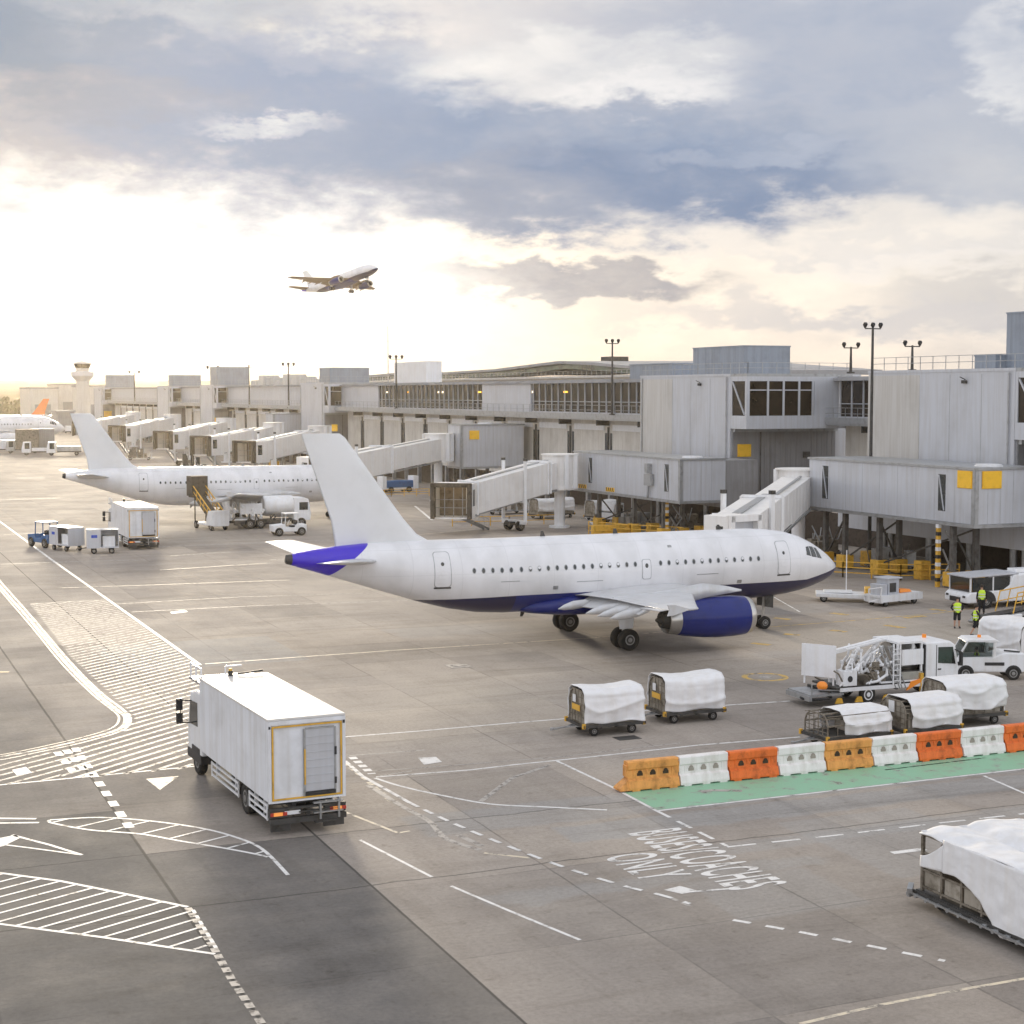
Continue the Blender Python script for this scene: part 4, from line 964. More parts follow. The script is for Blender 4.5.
# ---------------------------------------------------------------- pier buildings
PX=80.8
def panel_seams(b,x,y0,y1,z0,z1,step,mi=0,axis='x'):
    y=y0+step
    while y<y1-.2:
        b.box(x-.012,x+.0,y-.02,y+.02,z0,z1,mi) if axis=='x' else b.box(y-.02,y+.02,x-.012,x,z0,z1,mi)
        y+=step
NG='gate blocks of the pier'
def node(y0,depth,label,roofbox=None,zb=2.8,warm=0,signy=None,end=12,louvre=False):
    t=thing('pier_building',label,'building',(PX,y0,0),group=NG)
    yb=y0
    b=MB();b.box(0,end+3,3,3+depth,zb,15.5);obj('wall_block',b,CLAD,t)
    b=MB();b.box(-.06,end+3.05,2.94,3+depth+.06,15.5,15.72);obj('roof_edge',b,CLAD,t)
    b=MB()
    panel_seams(b,-.0,3,3+depth*.62,zb+.3,15.3,(depth*.62)/3);obj('panel_seam',b,STEEL,t)
    if warm:
        b=MB();b.box(-.03,-.0,3+depth*.62,3+depth-.02,zb+.6 if not louvre else 8.2,15.3);obj('warm_panel',b,CLADW,t)
    if louvre:
        b=MB()
        for i in range(3): b.box(-.12,-.03,3+depth*.64,3+depth*.97,7.55-.38*i,7.75-.38*i,i%2*0);b.box(-.06,-.03,3+depth*.64,3+depth*.97,7.37-.38*i,7.53-.38*i,1)
        obj('louvre',b,[WHITE,DSTEEL],t)
    # recessed grey wall below the glazed room
    b=MB();b.box(.15,end,2.8,2.97,zb-.2,10.4);n=int(end/.6)
    for i in range(n): b.box(.2+i*.6,.24+i*.6,2.77,2.8,zb,10.4)
    obj('recessed_wall',b,CLADD,t)
    # glazed projecting room
    g=MB();g.box(0,end,.0,2.97,10.44,11.7);g.box(7.6,end,0,2.97,11.7,15.0);g.box(0,end,0,2.97,15.0,15.45);g.box(.0,.35,.0,.3,11.7,15.0);g.box(.0,.3,2.7,2.97,11.7,15.0)
    for x in (2.3,4.05,5.8,7.35): g.box(x,x+.2,.0,.2,11.7,15.0)
    for x in (1.9,3.8,5.7,7.6,9.6): g.box(x,x+.03,-.012,0,10.5,11.65)
    gr=obj('glazed_room',g,CLAD,t)
    for x0,x1 in ((.35,2.3),(2.5,4.05),(4.25,5.8),(6.0,7.35)):
        b=MB();b.box(x0,x1,.10,.13,11.7,15.0);obj('window_pane',b,GLASSB,gr)
    b=MB();b.box(.09,.12,.3,2.7,11.7,15.0);obj('window_pane',b,GLASSB,gr)
    b=MB();b.bar((.03,.4,11.8),(.03,2.6,14.9),.12);b.box(.35,7.35,.02,.08,14.1,14.2);obj('bracing',b,CLAD,gr)
    for x in (3.0,5.2): 
        b=MB();b.box(x,x+.9,1.5,1.6,14.0,14.08);obj('ceiling_lamp',b,LIT,gr)
    b=MB();b.box(.2,end,2.4,2.75,10.1,10.44);obj('soffit_beam',b,STEEL,t)
    b=MB();b.cyl((-.12,3.6,zb),(-.12,3.6,15.4),.07,n=8);obj('downpipe',b,STEEL,t);b=MB();b.cyl((-.12,3+depth-.5,zb),(-.12,3+depth-.5,15.4),.07,n=8);obj('downpipe',b,STEEL,t)
    b=MB();b.box(-.18,0,3+depth*.3,3+depth*.3+.5,14.6,14.85);b.bar((-.0,3+depth*.3+.25,14.9),(-.5,3+depth*.3+.25,15.1),.06);obj('wall_lamp',b,DSTEEL,t)
    b=MB();b.cyl((3.3,2.7,zb),(3.3,2.7,10.2),.06,n=8);obj('conduit',b,UNDER,t);b=MB();b.box(5.2,6.3,2.6,2.78,4.2,6.4);b.box(8.2,8.9,2.6,2.78,7.5,8.1);obj_each('wall_cabinet',b,UNDER,t)
    # underside: columns and dark back wall
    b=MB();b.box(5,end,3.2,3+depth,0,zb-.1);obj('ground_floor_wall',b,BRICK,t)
    y=3.5
    while y<3+depth:
        c=MB();c.cyl((.6,y,0),(.6,y,zb),.28,n=14);obj('column',c,STEEL,t);y+=5.0
    if roofbox:
        for (ya,yb_,xa,xb,h) in roofbox:
            b=MB();b.box(xa,xb,ya,yb_,15.72,h);b.box(xa-.05,xb+.05,ya-.05,yb_+.05,h,h+.12)
            panel_seams(b,xa,ya,yb_,15.8,h,1.5);panel_seams(b,ya,xa,xb,15.8,h,1.5,0,'y');obj('plant_room',b,mat('plant_room_grey',(.30,.34,.40),.5,.2,.08,.5,streak=.1),t)
    # roof rail
    b=MB();zz=15.72;L_=3+depth
    for z in (.55,1.05): b.bar((.25,.2,zz+z),(.25,L_,zz+z),.045);b.bar((.25,.2,zz+z),(end,.2,zz+z),.045)
    y=.2
    while y<=L_: b.bar((.25,y,zz),(.25,y,zz+1.05),.045);y+=1.6
    x=.25
    while x<end: b.bar((x,.2,zz),(x,.2,zz+1.05),.045);x+=1.6
    b.box(-.0,end,0,3,15.45,15.72)
    obj('roof_rail',b,STEEL,t)
    return t
def sign(x,y,z,w,h,label,rot=0,txt=False):
    b=MB();b.box(-w/2,w/2,-.05,.0,-h/2,h/2);b.box(-w/2-.04,w/2+.04,0,.03,-h/2-.04,h/2+.04);o=obj('gate_sign',b,YEL);tag(o,label,'sign','yellow gate signs')
    o.location=(x,y,z);o.rotation_euler.z=rot
    if txt:
        b=MB();rnd=random.Random(int(x*7+y))
        return o
    return o
node(92.4,18.2,'nearest gate block of the pier, with broad pale panels, at the right edge',[(2.6,9.1,4.2,14,20.0),(9.1,11.6,3.2,6,16.75)],warm=1,louvre=True,zb=2.9)
node(133.1,18.7,'gate block with glazed corner room and blue-grey roof box, behind the cockpit',[(3.9,13.9,2.0,7.3,18.4)],warm=1)
node(271.3,15,'gate block with glazed room and roof box, just beyond the near tail fin',[(2.5,9,1.0,8.2,18.2)])
node(358.2,14,'third-farthest gate block, its roof box the tallest of the far three',[(2.5,9,.6,7.9,19.6)])
node(408.7,16,'second-farthest gate block of the pier, with a low roof box',[(2.5,9,1,8,18.3)])
node(515.8,16,'farthest gate block of the pier, right of the control tower',[(2.5,9,2,10,19.4)])
# signs
sign(82.3,135.87,8.3,1.45,1.15,'plain yellow sign on the grey wall below the glazed corner room')
y_,z_=AX(966,482,73.0)
# ---------------------------------------------------------------- glazed corridor and facade between blocks
def corridor(y0,y1,label,x=83.2,solid=(),back=95,slots=True):
    t=thing('pier_corridor',label,'building',(x,y0,0),group='linking stretches of the pier');L_=y1-y0
    b=MB();b.box(.0,back-x,0,L_,15.1,15.45);b.box(-.5,.0,0,L_,15.05,15.3);obj('roof',b,ROOF,t)
    b=MB();b.box(-1.3,.6,0,L_,10.75,11.35);b.box(-1.4,-1.3,0,L_,10.95,11.5);obj('walkway',b,STEEL,t)
    b=MB();b.box(.25,.3,0,L_,11.5,15.1);g=obj('glazing',b,GLASSB,t)
    b=MB();y=0
    k=0
    while y<L_: b.box(.12,.28,y,y+.12,11.4,15.1);y+=1.9;k+=1
    b.box(.1,.28,0,L_,11.35,11.6);b.box(.1,.28,0,L_,12.8,12.87);obj('mullion',b,CLAD,t)
    rnd=random.Random(int(y0))
    for k in range(int(L_/9)):
        b=MB();yy=rnd.uniform(1,L_-2);b.box(.18,.24,yy,yy+rnd.uniform(.3,1.2),13.9,14.1);obj('interior_light',b,LIT if k%3 else EXIT,t)
    for a,c in solid:
        b=MB();b.box(-.05,.2,a-y0,c-y0,11.35,15.1);obj('solid_panel',b,CLAD,t)
    b=MB()
    for z in (11.9,12.45): b.bar((-1.35,0,z),(-1.35,L_,z),.05)
    y=0
    while y<L_: b.bar((-1.35,y,11.4),(-1.35,y,12.45),.05);y+=2
    obj('walkway_rail',b,STEEL,t)
    # lower facade
    b=MB();b.box(1.0,back-x,0,L_,3.2,10.75);obj('facade',b,CREAM,t)
    b=MB();y=3
    while y<L_-2:
        b.box(.96,1.0,y,y+.55,4.5,9.2,0);b.box(.96,1.0,y+1.3,y+1.85,4.5,9.2,0);b.box(.85,1.0,y-8.4,y-.3,9.5,10.2,1) if y>9 else None
        b.box(-.6,1.0,y+.75,y+1.05,10.1,10.75,2);b.box(.85,1.0,y+.75,y+1.05,3.2,9.9,2);y+=10.4
    obj('slot_windows',b,[GLASS,WHITE,DSTEEL],t)
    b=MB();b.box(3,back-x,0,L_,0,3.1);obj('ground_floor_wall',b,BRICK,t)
    b=MB();y=2
    while y<L_: b.box(1.0,1.5,y,y+.5,0,3.2);y+=6
    obj_each('footing_column',b,STEEL,t)
    return t
corridor(154.9,271.2,'long glazed corridor with a walkway, between the two middle gate blocks',solid=((189.5,206),(251,262),(262.2,271.1)))
corridor(113.7,133.0,'short recessed link with a balcony between the two nearest gate blocks',x=91.0)
corridor(289.4,358.1,'pale solid link beyond the glazed corridor, left of the white tail fin',solid=((289.5,357,),))
corridor(375.3,408.6,'short link between the far gate blocks',solid=((375.5,408),))
corridor(427.8,515.7,'farthest link of the pier, partly open below',solid=((428,515),))
# plant on the corridor roof
b=MB();b.box(84.5,87,232,247,15.45,18.7);panel_seams(b,84.5,232,247,15.6,18.6,3.6);tag(obj('roof_plant',b,WHITE),'white plant room on the corridor roof beside the thin mast','roof plant')
b=MB();b.box(84.5,90,154.5,164.5,15.45,17.0);b.box(84.4,90.1,154.4,164.6,17.0,17.12);tag(obj('roof_plant',b,mat('plant_room_grey',(.3,.34,.4))),'low blue-grey plant room where the glazed corridor meets the gate block','roof plant')
b=MB();
for i in range(7): b.box(85+i*.1,89,300+i*7,304+i*7,15.45,16.6+(i%3)*.5)
tag(obj('roof_plant',b,CLADW),'row of small vent housings along the far corridor roof','roof plant')
# terminal with a curved roof behind
def terminal():
    t=thing('terminal_building','long terminal with a curved roof and green glazing behind the corridor','building',(130,235,0));L_=170
    prof=[(0,17.6),(18,18.6),(34,19.5),(48,20.0),(60,19.6),(80,18.9),(110,18.6),(140,18.9),(170,18.4)]
    b=MB();b.loft([[(0,y,z),(40,y,z+.3),(40,y,z-.6),(0,y,z-.5)] for y,z in prof],0,True,False);obj('roof',b,ROOF,t)
    b=MB();b.loft([[(1.5,y,z-.5),(1.6,y,z-.5),(1.6,y,z-1.5),(1.5,y,z-1.5)] for y,z in prof],0,True,False);obj('clerestory',b,GLASSG,t)
    b=MB();b.box(-2,40,0,L_,0,16.6);b.box(-3,0,0,L_,16.6,17.0);obj('wall',b,CLADW,t)
    b=MB()
    for i in range(85): b.box(-2.7,-2.6,i*2,i*2+.1,17,17.9)
    for z in (17.4,17.85): b.box(-2.7,-2.62,0,L_,z,z+.06)
    obj('roof_rail',b,STEEL,t)
    b=MB();b.box(10,14,46,50,20,20.9);b.box(12,13,10,12,18.8,20);obj('vent',b,DSTEEL,t)
terminal()
# ---------------------------------------------------------------- fixed link tunnels (on legs, reaching from the pier)
LG='fixed link tunnels'
def cross_brace(b,p,q): b.bar(p,q,.12)
def link_tunnel(x0,x1,y0,y1,z0,z1,label,wins=(),legs=(),stripes=(),stub=None):
    t=thing('link_tunnel',label,'tunnel',(x0,y0,0),group=LG);w=x1-x0;L_=y1-y0
    b=MB();b.box(0,w,0,L_,z0,z1);body=obj('tunnel_body',b,CLAD,t,.03)
    b=MB();b.box(-.12,w+.12,-.12,L_+.1,z1,z1+.16);b.box(-.08,w+.05,-.08,L_+.05,z0-.25,z0);b.box(-.04,-.0,0,.35,z0,z1);b.box(0,.3,-.04,0,z0,z1);obj('trim',b,STEEL,t)
    n=int(L_/2.2)
    for i in range(1,n): b=MB();b.box(-.008,.0,i*2.2,i*2.2+.02,z0+.05,z1-.05);obj('panel_seam',b,STEEL,body)
    for i in range(1,int(w/1.1)): b=MB();b.box(i*1.1,i*1.1+.02,-.008,0,z0+.05,z1-.05);obj('panel_seam',b,STEEL,body)
    for y in wins:
        b=MB();b.box(-.02,.0,y,y+.8,z0+.75,z1-.45);wd=obj('window',b,GLASS,body)
        b=MB();b.bar((-.04,y+.1,z0+.8),(-.04,y+.7,z1-.5),.08);obj('brace',b,CLAD,wd)
    for lx,ly in legs:
        b=MB();b.box(lx-.18,lx+.18,ly-.18,ly+.18,0,z0-.25);b.box(lx-.4,lx+.4,ly-.4,ly+.4,0,.12);obj('leg',b,UNDER,t)
        b=MB();b.box(lx-.5,lx+.5,ly-.5,ly+.5,.12,1.15);obj('yellow_guard',b,YRAIL,t,.05)
    if legs:
        b=MB()
        for (a,c),(d_,e) in zip(legs,legs[1:]): b.bar((a,c,z0-.6),(d_,e,.8),.12)
        obj('bracing',b,DSTEEL,t)
    for y in stripes:
        b=MB();b.box(-.03,-.0,y,y+1.9,z0+.08,z0+.5,0)
        for k in range(4): b.prism([(y+.1+k*.45,z0+.1),(y+.32+k*.45,z0+.1),(y+.5+k*.45,z0+.48),(y+.28+k*.45,z0+.48)],'x',-.036,-.03,1)
        obj('hazard_stripe',b,[YEL,BLACK],body)
    b=MB();b.cyl((w*.45,1.6,z1+.16),(w*.45,1.6,z1+.32),.9,n=18);b.box(w*.45-.7,w*.45+.7,.9,2.3,z1+.16,z1+.24);obj('roof_fan',b,WHITE,t)
    return t
link_tunnel(73.2,78.6,90.3,110.8,4.75,8.55,'nearest fixed link tunnel, with two yellow signs at its corner',wins=(3.2,17.8),legs=((.6,3.0),(2.6,3.0),(.8,12),(2.6,12),(.8,16.5),(.8,19.2)))
b=MB();
TR=sign(73.14,91.35,7.85,1.5,1.15,'left of the two yellow signs, on the long side of the nearest fixed link tunnel',rot=R(-90))
sign(74.6,90.24,7.85,1.6,1.15,'right of the two yellow signs, on the end face of the nearest fixed link tunnel')
# stem joining tunnel to block
b=MB();b.box(78.6,80.8,90.6,96,4.6,8.4);tag(obj('link_connector',b,CLADD),'dark grey connector between the nearest fixed link and the pier','connector')
link_tunnel(72.2,77.0,130.4,153.2,3.95,7.7,'fixed link tunnel with black and yellow stripes, beyond the nose of the near airliner',wins=(2.2,18.5),legs=((.5,4),(2.5,4),(.5,10),(2.5,10),(.6,18),(2.8,18)),stripes=(13.4,19.8))
b=MB();b.box(-.5,.0,-.3,.3,0,.9);b.box(-.35,-.05,-.7,.7,-1.2,-.1);b.bar((-.2,0,-1.2),(-.2,.2,-2.4),.15);o=obj('access_hatch',b,STEEL);tag(o,'small metal hatch box hanging on the striped link tunnel','hatch box');o.location=(72.2,136.2,6.3)
b=MB();b.box(77.0,80.8,131,137,3.2,7.6);tag(obj('link_connector',b,CLADD),'dark connector between the striped link tunnel and the pier','connector')
link_tunnel(74.3,83.0,191.3,196.0,4.5,9.75,'blue-grey boxy link with a yellow sign, below the glazed corridor',legs=((.7,1),(4,1),(.7,4)))
sign(76.1,191.2,8.55,1.25,1.05,'yellow gate sign on the boxy link below the glazed corridor')
link_tunnel(77,83,294.5,300,5.6,9.9,'small white link box left of the airliner fin',legs=((.7,1),(.7,4)))
sign(80.7,269.6-2,7.9,1.3,1.1,'yellow gate sign just above the white tail fin of the near airliner',rot=R(-60))
sign(82.2,288.5,8.4,1.8,1.9,'checkered yellow sign beside the small white link box',rot=R(-25))
sign(81.9,361.0,7.5,1.9,1.6,'brownish yellow sign on the wall of the third-farthest gate block',rot=R(-0))
sign(81.6,411.5,7.6,2.1,1.8,'yellow sign on the wall of the second-farthest gate block')
sign(82.4,518.6,7.3,2.4,1.9,'small yellow sign on the farthest gate block')
# ---------------------------------------------------------------- passenger boarding bridges
JG='passenger boarding bridges'
def bridge(rot,cab,label,zr=4.6,zc=3.6,dirc=180,hgt=2.75,w=2.6,full=True,k=.62,cabw=3.6,drive=.8,stair=True,closed=False):
    t=thing('boarding_bridge',label,'boarding bridge',(rot[0],rot[1],0),group=JG)
    dx,dy=cab[0]-rot[0],cab[1]-rot[1];Ln=math.hypot(dx,dy);a=math.atan2(dy,dx)
    def P(s,side,z): return (math.cos(a)*s-math.sin(a)*side,math.sin(a)*s+math.cos(a)*side,z)
    fl=lambda s:zr+(zc-zr)*max(0,min(1,s/Ln))
    # rotunda
    b=MB();b.cyl((0,0,zr-.1),(0,0,zr+hgt+.2),1.75,n=20,smooth=True);b.cyl((0,0,zr+hgt+.2),(0,0,zr+hgt+.32),1.95,n=20);b.cyl((0,0,zr-.35),(0,0,zr-.1),1.9,n=20)
    ro=obj('rotunda',b,JBW,t)
    b=MB()
    for q in (a+1.25,a-1.25,a+1.9,a-1.9): b=MB();b.bar((1.78*math.cos(q),1.78*math.sin(q),zr-.2),(1.78*math.cos(q),1.78*math.sin(q),zr+hgt+.25),.45);obj('rotunda_post',b,WHITE,ro)
    b=b
    b=MB();b.cyl((0,0,0),(0,0,zr-.35),.55,n=18);b.cyl((0,0,0),(0,0,.2),1.1,n=18);obj('column',b,WHITE,t)
    def seg(s0,s1,w_,h0,h1,nm,m):
        b=MB();b.loft([[P(s0,-w_/2,fl(s0)+h0),P(s0,w_/2,fl(s0)+h0),P(s0,w_/2,fl(s0)+h1),P(s0,-w_/2,fl(s0)+h1)],[P(s1,-w_/2,fl(s1)+h0),P(s1,w_/2,fl(s1)+h0),P(s1,w_/2,fl(s1)+h1),P(s1,-w_/2,fl(s1)+h1)]],0,True,False)
        n=int((s1-s0)/2)
        for i in range(1,n):
            s=s0+(s1-s0)*i/n;z=fl(s)
            for sd in (-1,1): b.bar(P(s,sd*(w_/2+.01),z+h0),P(s,sd*(w_/2+.01),z+h1),.03)
        return obj(nm,b,m,t)
    sm=1.5+(Ln-3.2)*k
    A_=seg(1.5,sm+1,w-.3,.1,hgt-.25,'inner_tunnel',JBW);B_=seg(sm,Ln-1.2,w+.12,-.05,hgt+.0,'outer_tunnel',JBW)
    for s in (sm,sm+.35,Ln-1.5):
        b=MB();z=fl(s);q=w/2+.12
        for sd in (-1,1): b.bar(P(s,sd*q,z-.15),P(s,sd*q,z+hgt+.1),.16)
        b.bar(P(s,-q,z+hgt+.1),P(s,q,z+hgt+.1),.16);obj('portal_frame',b,WHITE,t)
    b=MB()
    for sd in (-1,1): b.bar(P(1.5,sd*(w/2-.1),fl(1.5)-.05),P(Ln-1.2,sd*(w/2-.1),fl(Ln-1.2)-.12),.12,.2)
    b.bar(P(sm-2,0,fl(sm-2)+hgt+.02),P(Ln-2,0,fl(Ln-2)+hgt+.12),.5,.1);b.bar(P(3,.5,fl(3)+hgt-.1),P(sm,.5,fl(sm)+hgt-.1),.18,.14)
    obj('cable_tray',b,STEEL,t)
    # cab
    cx,cy,_=P(Ln,0,0);c=R(dirc);cs,sn=math.cos(c),math.sin(c)
    us=.62 if closed else 1.0
    def Q(u,v,z): u=u*us;return (cx+cs*u-sn*v,cy+sn*u+cs*v,z)
    hw=cabw/2;z0=zc-.15;z1=zc+hgt+.25
    b=MB();T=.14
    def wallbox(u0,u1,v0,v1,za,zb,mi=0):
        b.add([Q(u0,v0,za),Q(u1,v0,za),Q(u1,v1,za),Q(u0,v1,za),Q(u0,v0,zb),Q(u1,v0,zb),Q(u1,v1,zb),Q(u0,v1,zb)],[(0,3,2,1),(4,5,6,7),(0,1,5,4),(1,2,6,5),(2,3,7,6),(3,0,4,7)],mi)
    wallbox(-1.6,1.9,-hw,hw,z0,z0+T);wallbox(-1.6,1.9,-hw,hw,z1-T,z1);wallbox(-1.6,1.5,-hw,-hw+T,z0+T,z1-T);wallbox(-1.6,1.5,hw-T,hw,z0+T,z1-T);wallbox(-1.7,-1.6,-hw,hw,z0,z1)
    cb=obj('cab',b,JBW,t)
    b=MB()
    for i in range(4):
        u=1.5+i*.22;e=.02+.03*(i%2)
        wallbox(u,u+.2,-hw-e,-hw+.3,z0,z1+e);wallbox(u,u+.2,hw-.3,hw+e,z0,z1+e);wallbox(u,u+.2,-hw,hw,z1-.3,z1+.05+e)
    obj('bellows',b,JBW if closed else BROWNG,cb)
    if closed:
        b=MB();wallbox(1.55,1.6,-hw+.3,hw-.3,z0,z1-.2);obj('front_screen',b,CLAD,cb)
    b=MB();wallbox(-.9,-.85,-hw+T,hw-T,z0+T,z1-T);obj('rear_partition',b,mat('cab_interior',(.24,.19,.13),.7,0,.3,1.5),cb)
    b=MB()
    for v in (-.9,0,.9): wallbox(.9,.95,v-.03,v+.03,z0+T,z1-T)
    for z in (z0+1.0,z0+1.8): wallbox(.9,.95,-hw+T,hw-T,z,z+.05)
    obj('gate_bars',b,STEEL,cb)
    b=MB();wallbox(.3,.5,-.8,.5,z1-.32,z1-.2);obj('cab_lamp',b,LIT,cb)
    b=MB();wallbox(.1,1.1,-hw-.02,-hw,z0+1.2,z1-.6);wallbox(.1,1.1,hw,hw+.02,z0+1.2,z1-.6);obj('cab_window',b,GLASS,cb)
    # drive bogie
    s=Ln*drive;z=fl(s);b=MB()
    for sd in (-1,1): b.bar(P(s,sd*(w/2+.3),.9),P(s,sd*(w/2+.3),z+hgt+.9),.28);
    b.bar(P(s,-w/2-.3,.9),P(s,w/2+.3,.9),.4);b.bar(P(s,-w/2-.3,z-.2),P(s,w/2+.3,z-.2),.25);dv=obj('lift_column',b,WHITE,t)
    for sd in (-1,1): b=MB();b.bar(P(s,sd*(w/2+.3),z+hgt+.9),P(s,sd*(w/2+.3),z+hgt+1.15),.34);obj('column_cap',b,DSTEEL,dv)
    b=MB()
    b.bar(P(s-.9,0,.75),P(s+.9,0,.75),.9,.35);obj('drive_frame',b,DSTEEL,dv)
    for sd in (-1,1):
        px,py,_=P(s,sd*.95,0);wh=wheel(dv,px,py,.52,.42,.45);wh.rotation_euler.z=a
    if stair:
        b=MB();s0=Ln-1.6;sd=-1 if math.sin(a)<.2 else 1
        top=P(s0,sd*(w/2+.7),zc-.1);bot=P(s0-4.0,sd*(w/2+.9),.1)
        T0=Vector(top);B0=Vector(bot);v=(B0-T0);n_=Vector((-v.y,v.x,0)).normalized()*.4
        b.bar(T0+n_,B0+n_,.08,.22);b.bar(T0-n_,B0-n_,.08,.22)
        for i in range(12): p=T0+v*(i/11.5);b.bar(p-n_,p+n_,.22,.03)
        for q in (n_,-n_): b.bar(T0+q+Vector((0,0,1)),B0+q+Vector((0,0,1)),.04);[b.bar(T0+q+v*f,T0+q+v*f+Vector((0,0,1)),.04) for f in (0,.33,.66,1)]
        b.bar(P(s0+.5,sd*(w/2),zc-.1),P(s0+.5,sd*(w/2+1.2),zc-.1),1.2,.08)
        obj('service_stair',b,STEEL,t)
    return t
bridge((73.4,112.6),(51.4,86.4),'boarding bridge docked at the front door of the near airliner',zr=4.65,zc=3.35,dirc=-78,cabw=2.5,stair=False,closed=True)
bridge((69.8,151.6),(57.0,148.2),'retracted boarding bridge with an open brown cab, behind the near airliner',zr=4.3,zc=1.8,dirc=236,hgt=3.0,w=3.0,k=.1,cabw=3.9,drive=.45)
bridge((72.4,194.5),(51.5,177.6),'boarding bridge docked at the all white airliner, half hidden by the near tail fin',zr=5.4,zc=3.4,dirc=-80,hgt=3.0,w=2.9,k=.5,stair=False)
bridge((73.5,252),(60.5,244.0),'far boarding bridge with brown cab, closest beyond the all white airliner',zr=5.4,zc=3.4,dirc=215,hgt=2.9,w=2.9,k=.2,cabw=4.0)
bridge((74,283),(60.5,275.0),'far boarding bridge second beyond the all white airliner, below the small white link box',zr=5.4,zc=3.4,dirc=215,hgt=2.9,w=2.9,k=.4,cabw=4.1)
bridge((74,320),(60.5,308.0),'far boarding bridge with its cab above the middle of the all white fuselage',zr=5.6,zc=3.4,dirc=215,hgt=3.0,w=2.9,k=.4,cabw=4.3)
bridge((74,374),(60.5,360.0),'far boarding bridge with its dark cab right of the white fin',zr=5.6,zc=3.4,dirc=215,hgt=3.1,w=3.0,k=.4,cabw=4.5)
bridge((74,425),(60,412.0),'farthest boarding bridge, next to the distant white airliner',zr=5.6,zc=3.4,dirc=215,hgt=3.1,w=3.0,k=.4,cabw=4.5,stair=False)
# ---------------------------------------------------------------- lamp masts
def lamp_mast(x,y,z0,z1,label,n=3,r=.11,k=1.0):
    t=thing('flood_light',label,'light mast',(x,y,z0),group='flood lights along the pier');h=z1-z0
    b=MB();b.cyl((0,0,0),(0,0,h),r*1.3,r*.8,n=10);b.box(-.25,.25,-.25,.25,0,.15);obj('mast',b,DSTEEL,t)
    b=MB();b.bar((-.75*k,0,h-.1),(.75*k,0,h-.1),.09);obj('crossarm',b,DSTEEL,t)
    for i in range(n):
        u=(-.75+1.5*i/(n-1))*k if n>1 else 0;b=MB();b.cyl((u,0,h-.05),(u+.0,-.0,h+.24*k),.08*k,.2*k,n=12);b.sphere((u,0,h+.24*k),.2*k,10);obj('lamp_head',b,BLACK,t)
    return t
lamp_mast(79.0,110.6,0,19.2,'tallest light mast with three dark heads, in front of the nearest gate block',3,.13)
lamp_mast(81.6,163.2,11.4,19.5,'light mast with dark heads standing on the walkway by the glazed corridor',3)
lamp_mast(84,120.8,15.6,17.95,'short roof light left of the tallest mast',2)
lamp_mast(84,112.0,15.7,17.85,'short roof light with a crooked arm, right of the tallest mast',2)
lamp_mast(82,238.8,11.4,19.2,'flood light beside the white plant room on the corridor roof',3,.13,1.3)
lamp_mast(82,302,11,19.1,'flood light between the second and third far roof boxes',3,.14,1.4)
lamp_mast(82,367,11,19.4,'flood light left of the tallest far roof box',2,.14,1.6)
lamp_mast(82,468,11,19.5,'flood light right of the farthest gate block',2,.16,1.8)
lamp_mast(82,333,11,19.3,'thin pole right of the tallest far roof box',1,.12,1.0)
b=MB()
mx,my=ray(388,350)[:2];k=330/my;mx*=k;my=330
for i in range(14):
    z=14+i*1.0
b.cyl((mx,my,14),(mx,my,28.2),.14,.07,n=8);b.box(mx-.5,mx+.5,my-.5,my+.5,0,14.2)
for i in range(9): b.box(mx-.25,mx+.25,my-.05,my+.05,15+i*1.4,15.1+i*1.4)
tag(obj('radio_mast',b,STEEL),'tall thin radio mast rising beside the white plant room','mast')
# ---------------------------------------------------------------- control tower
def tower():
    y=640;q=ray(83,400);x=q[0]*y/q[1];t=thing('control_tower','control tower with a flared glass cab at the far left','control tower',(x,y,0))
    def rg(r,z,n=16): return [(r*math.cos(2*math.pi*i/n),r*math.sin(2*math.pi*i/n),z) for i in range(n)]
    b=MB();b.loft([rg(2.6,0),rg(2.5,19)]);obj('shaft',b,CLADW,t)
    b=MB();b.loft([rg(2.5,18.4),rg(4.3,20.4),rg(4.3,22.0),rg(3.2,22.3)],smooth=False);obj('service_floor',b,CLAD,t)
    b=MB();b.loft([rg(2.4,22.3),rg(2.5,23.4)],smooth=False);obj('neck',b,CLADW,t)
    b=MB();b.loft([rg(2.6,23.4),rg(3.3,25.0)],smooth=False);obj('glass_cab',b,GLASSB,t)
    b=MB();b.loft([rg(3.5,25.0),rg(3.4,25.5),rg(1.5,26.0)],smooth=False);b.cyl((0,0,26),(0,0,28),.15,n=6);obj('roof',b,CLADW,t)
tower()
# ---------------------------------------------------------------- far hangars, trees, hills
def hangar(x0,x1,y,h,label,m,dep=40,rs=None):
    t=thing('hangar',label,'building',(x0,y,0),group='far buildings beyond the apron');b=MB();w=x1-x0
    b.box(0,w,0,dep,0,h);n=int(w/4)
    for i in range(n): b.box(i*4+.2,i*4+.35,-.06,0,0,h)
    obj('wall',b,m,t);b=MB();b.box(-.4,w+.4,-.4,dep+.4,h,h+.7);obj('roof',b,ROOF,t)
    b=MB()
    for i in range(max(1,int(w/14))): b.box(2+i*14,9+i*14,-.12,-.06,.2,h*.55)
    obj('hangar_door',b,CLADD,t)
def hx(px,y): q=ray(px,395);return q[0]*y/q[1]
hangar(hx(30,760),hx(58,760),760,15.8,'far pale hangar nearest the trees at the left',CLADW)
hangar(hx(58.5,780),hx(80,780),780,17.6,'taller far hangar just left of the control tower',CLADW)
hangar(hx(86,700),hx(105,700),700,16.4,'far hangar just right of the control tower',CLADW)
hangar(hx(57,590),hx(74,590),590,7.0,'low dark far shed in front of the hangars, by the orange fin',CLADD,15)
b=MB();rnd=random.Random(11)
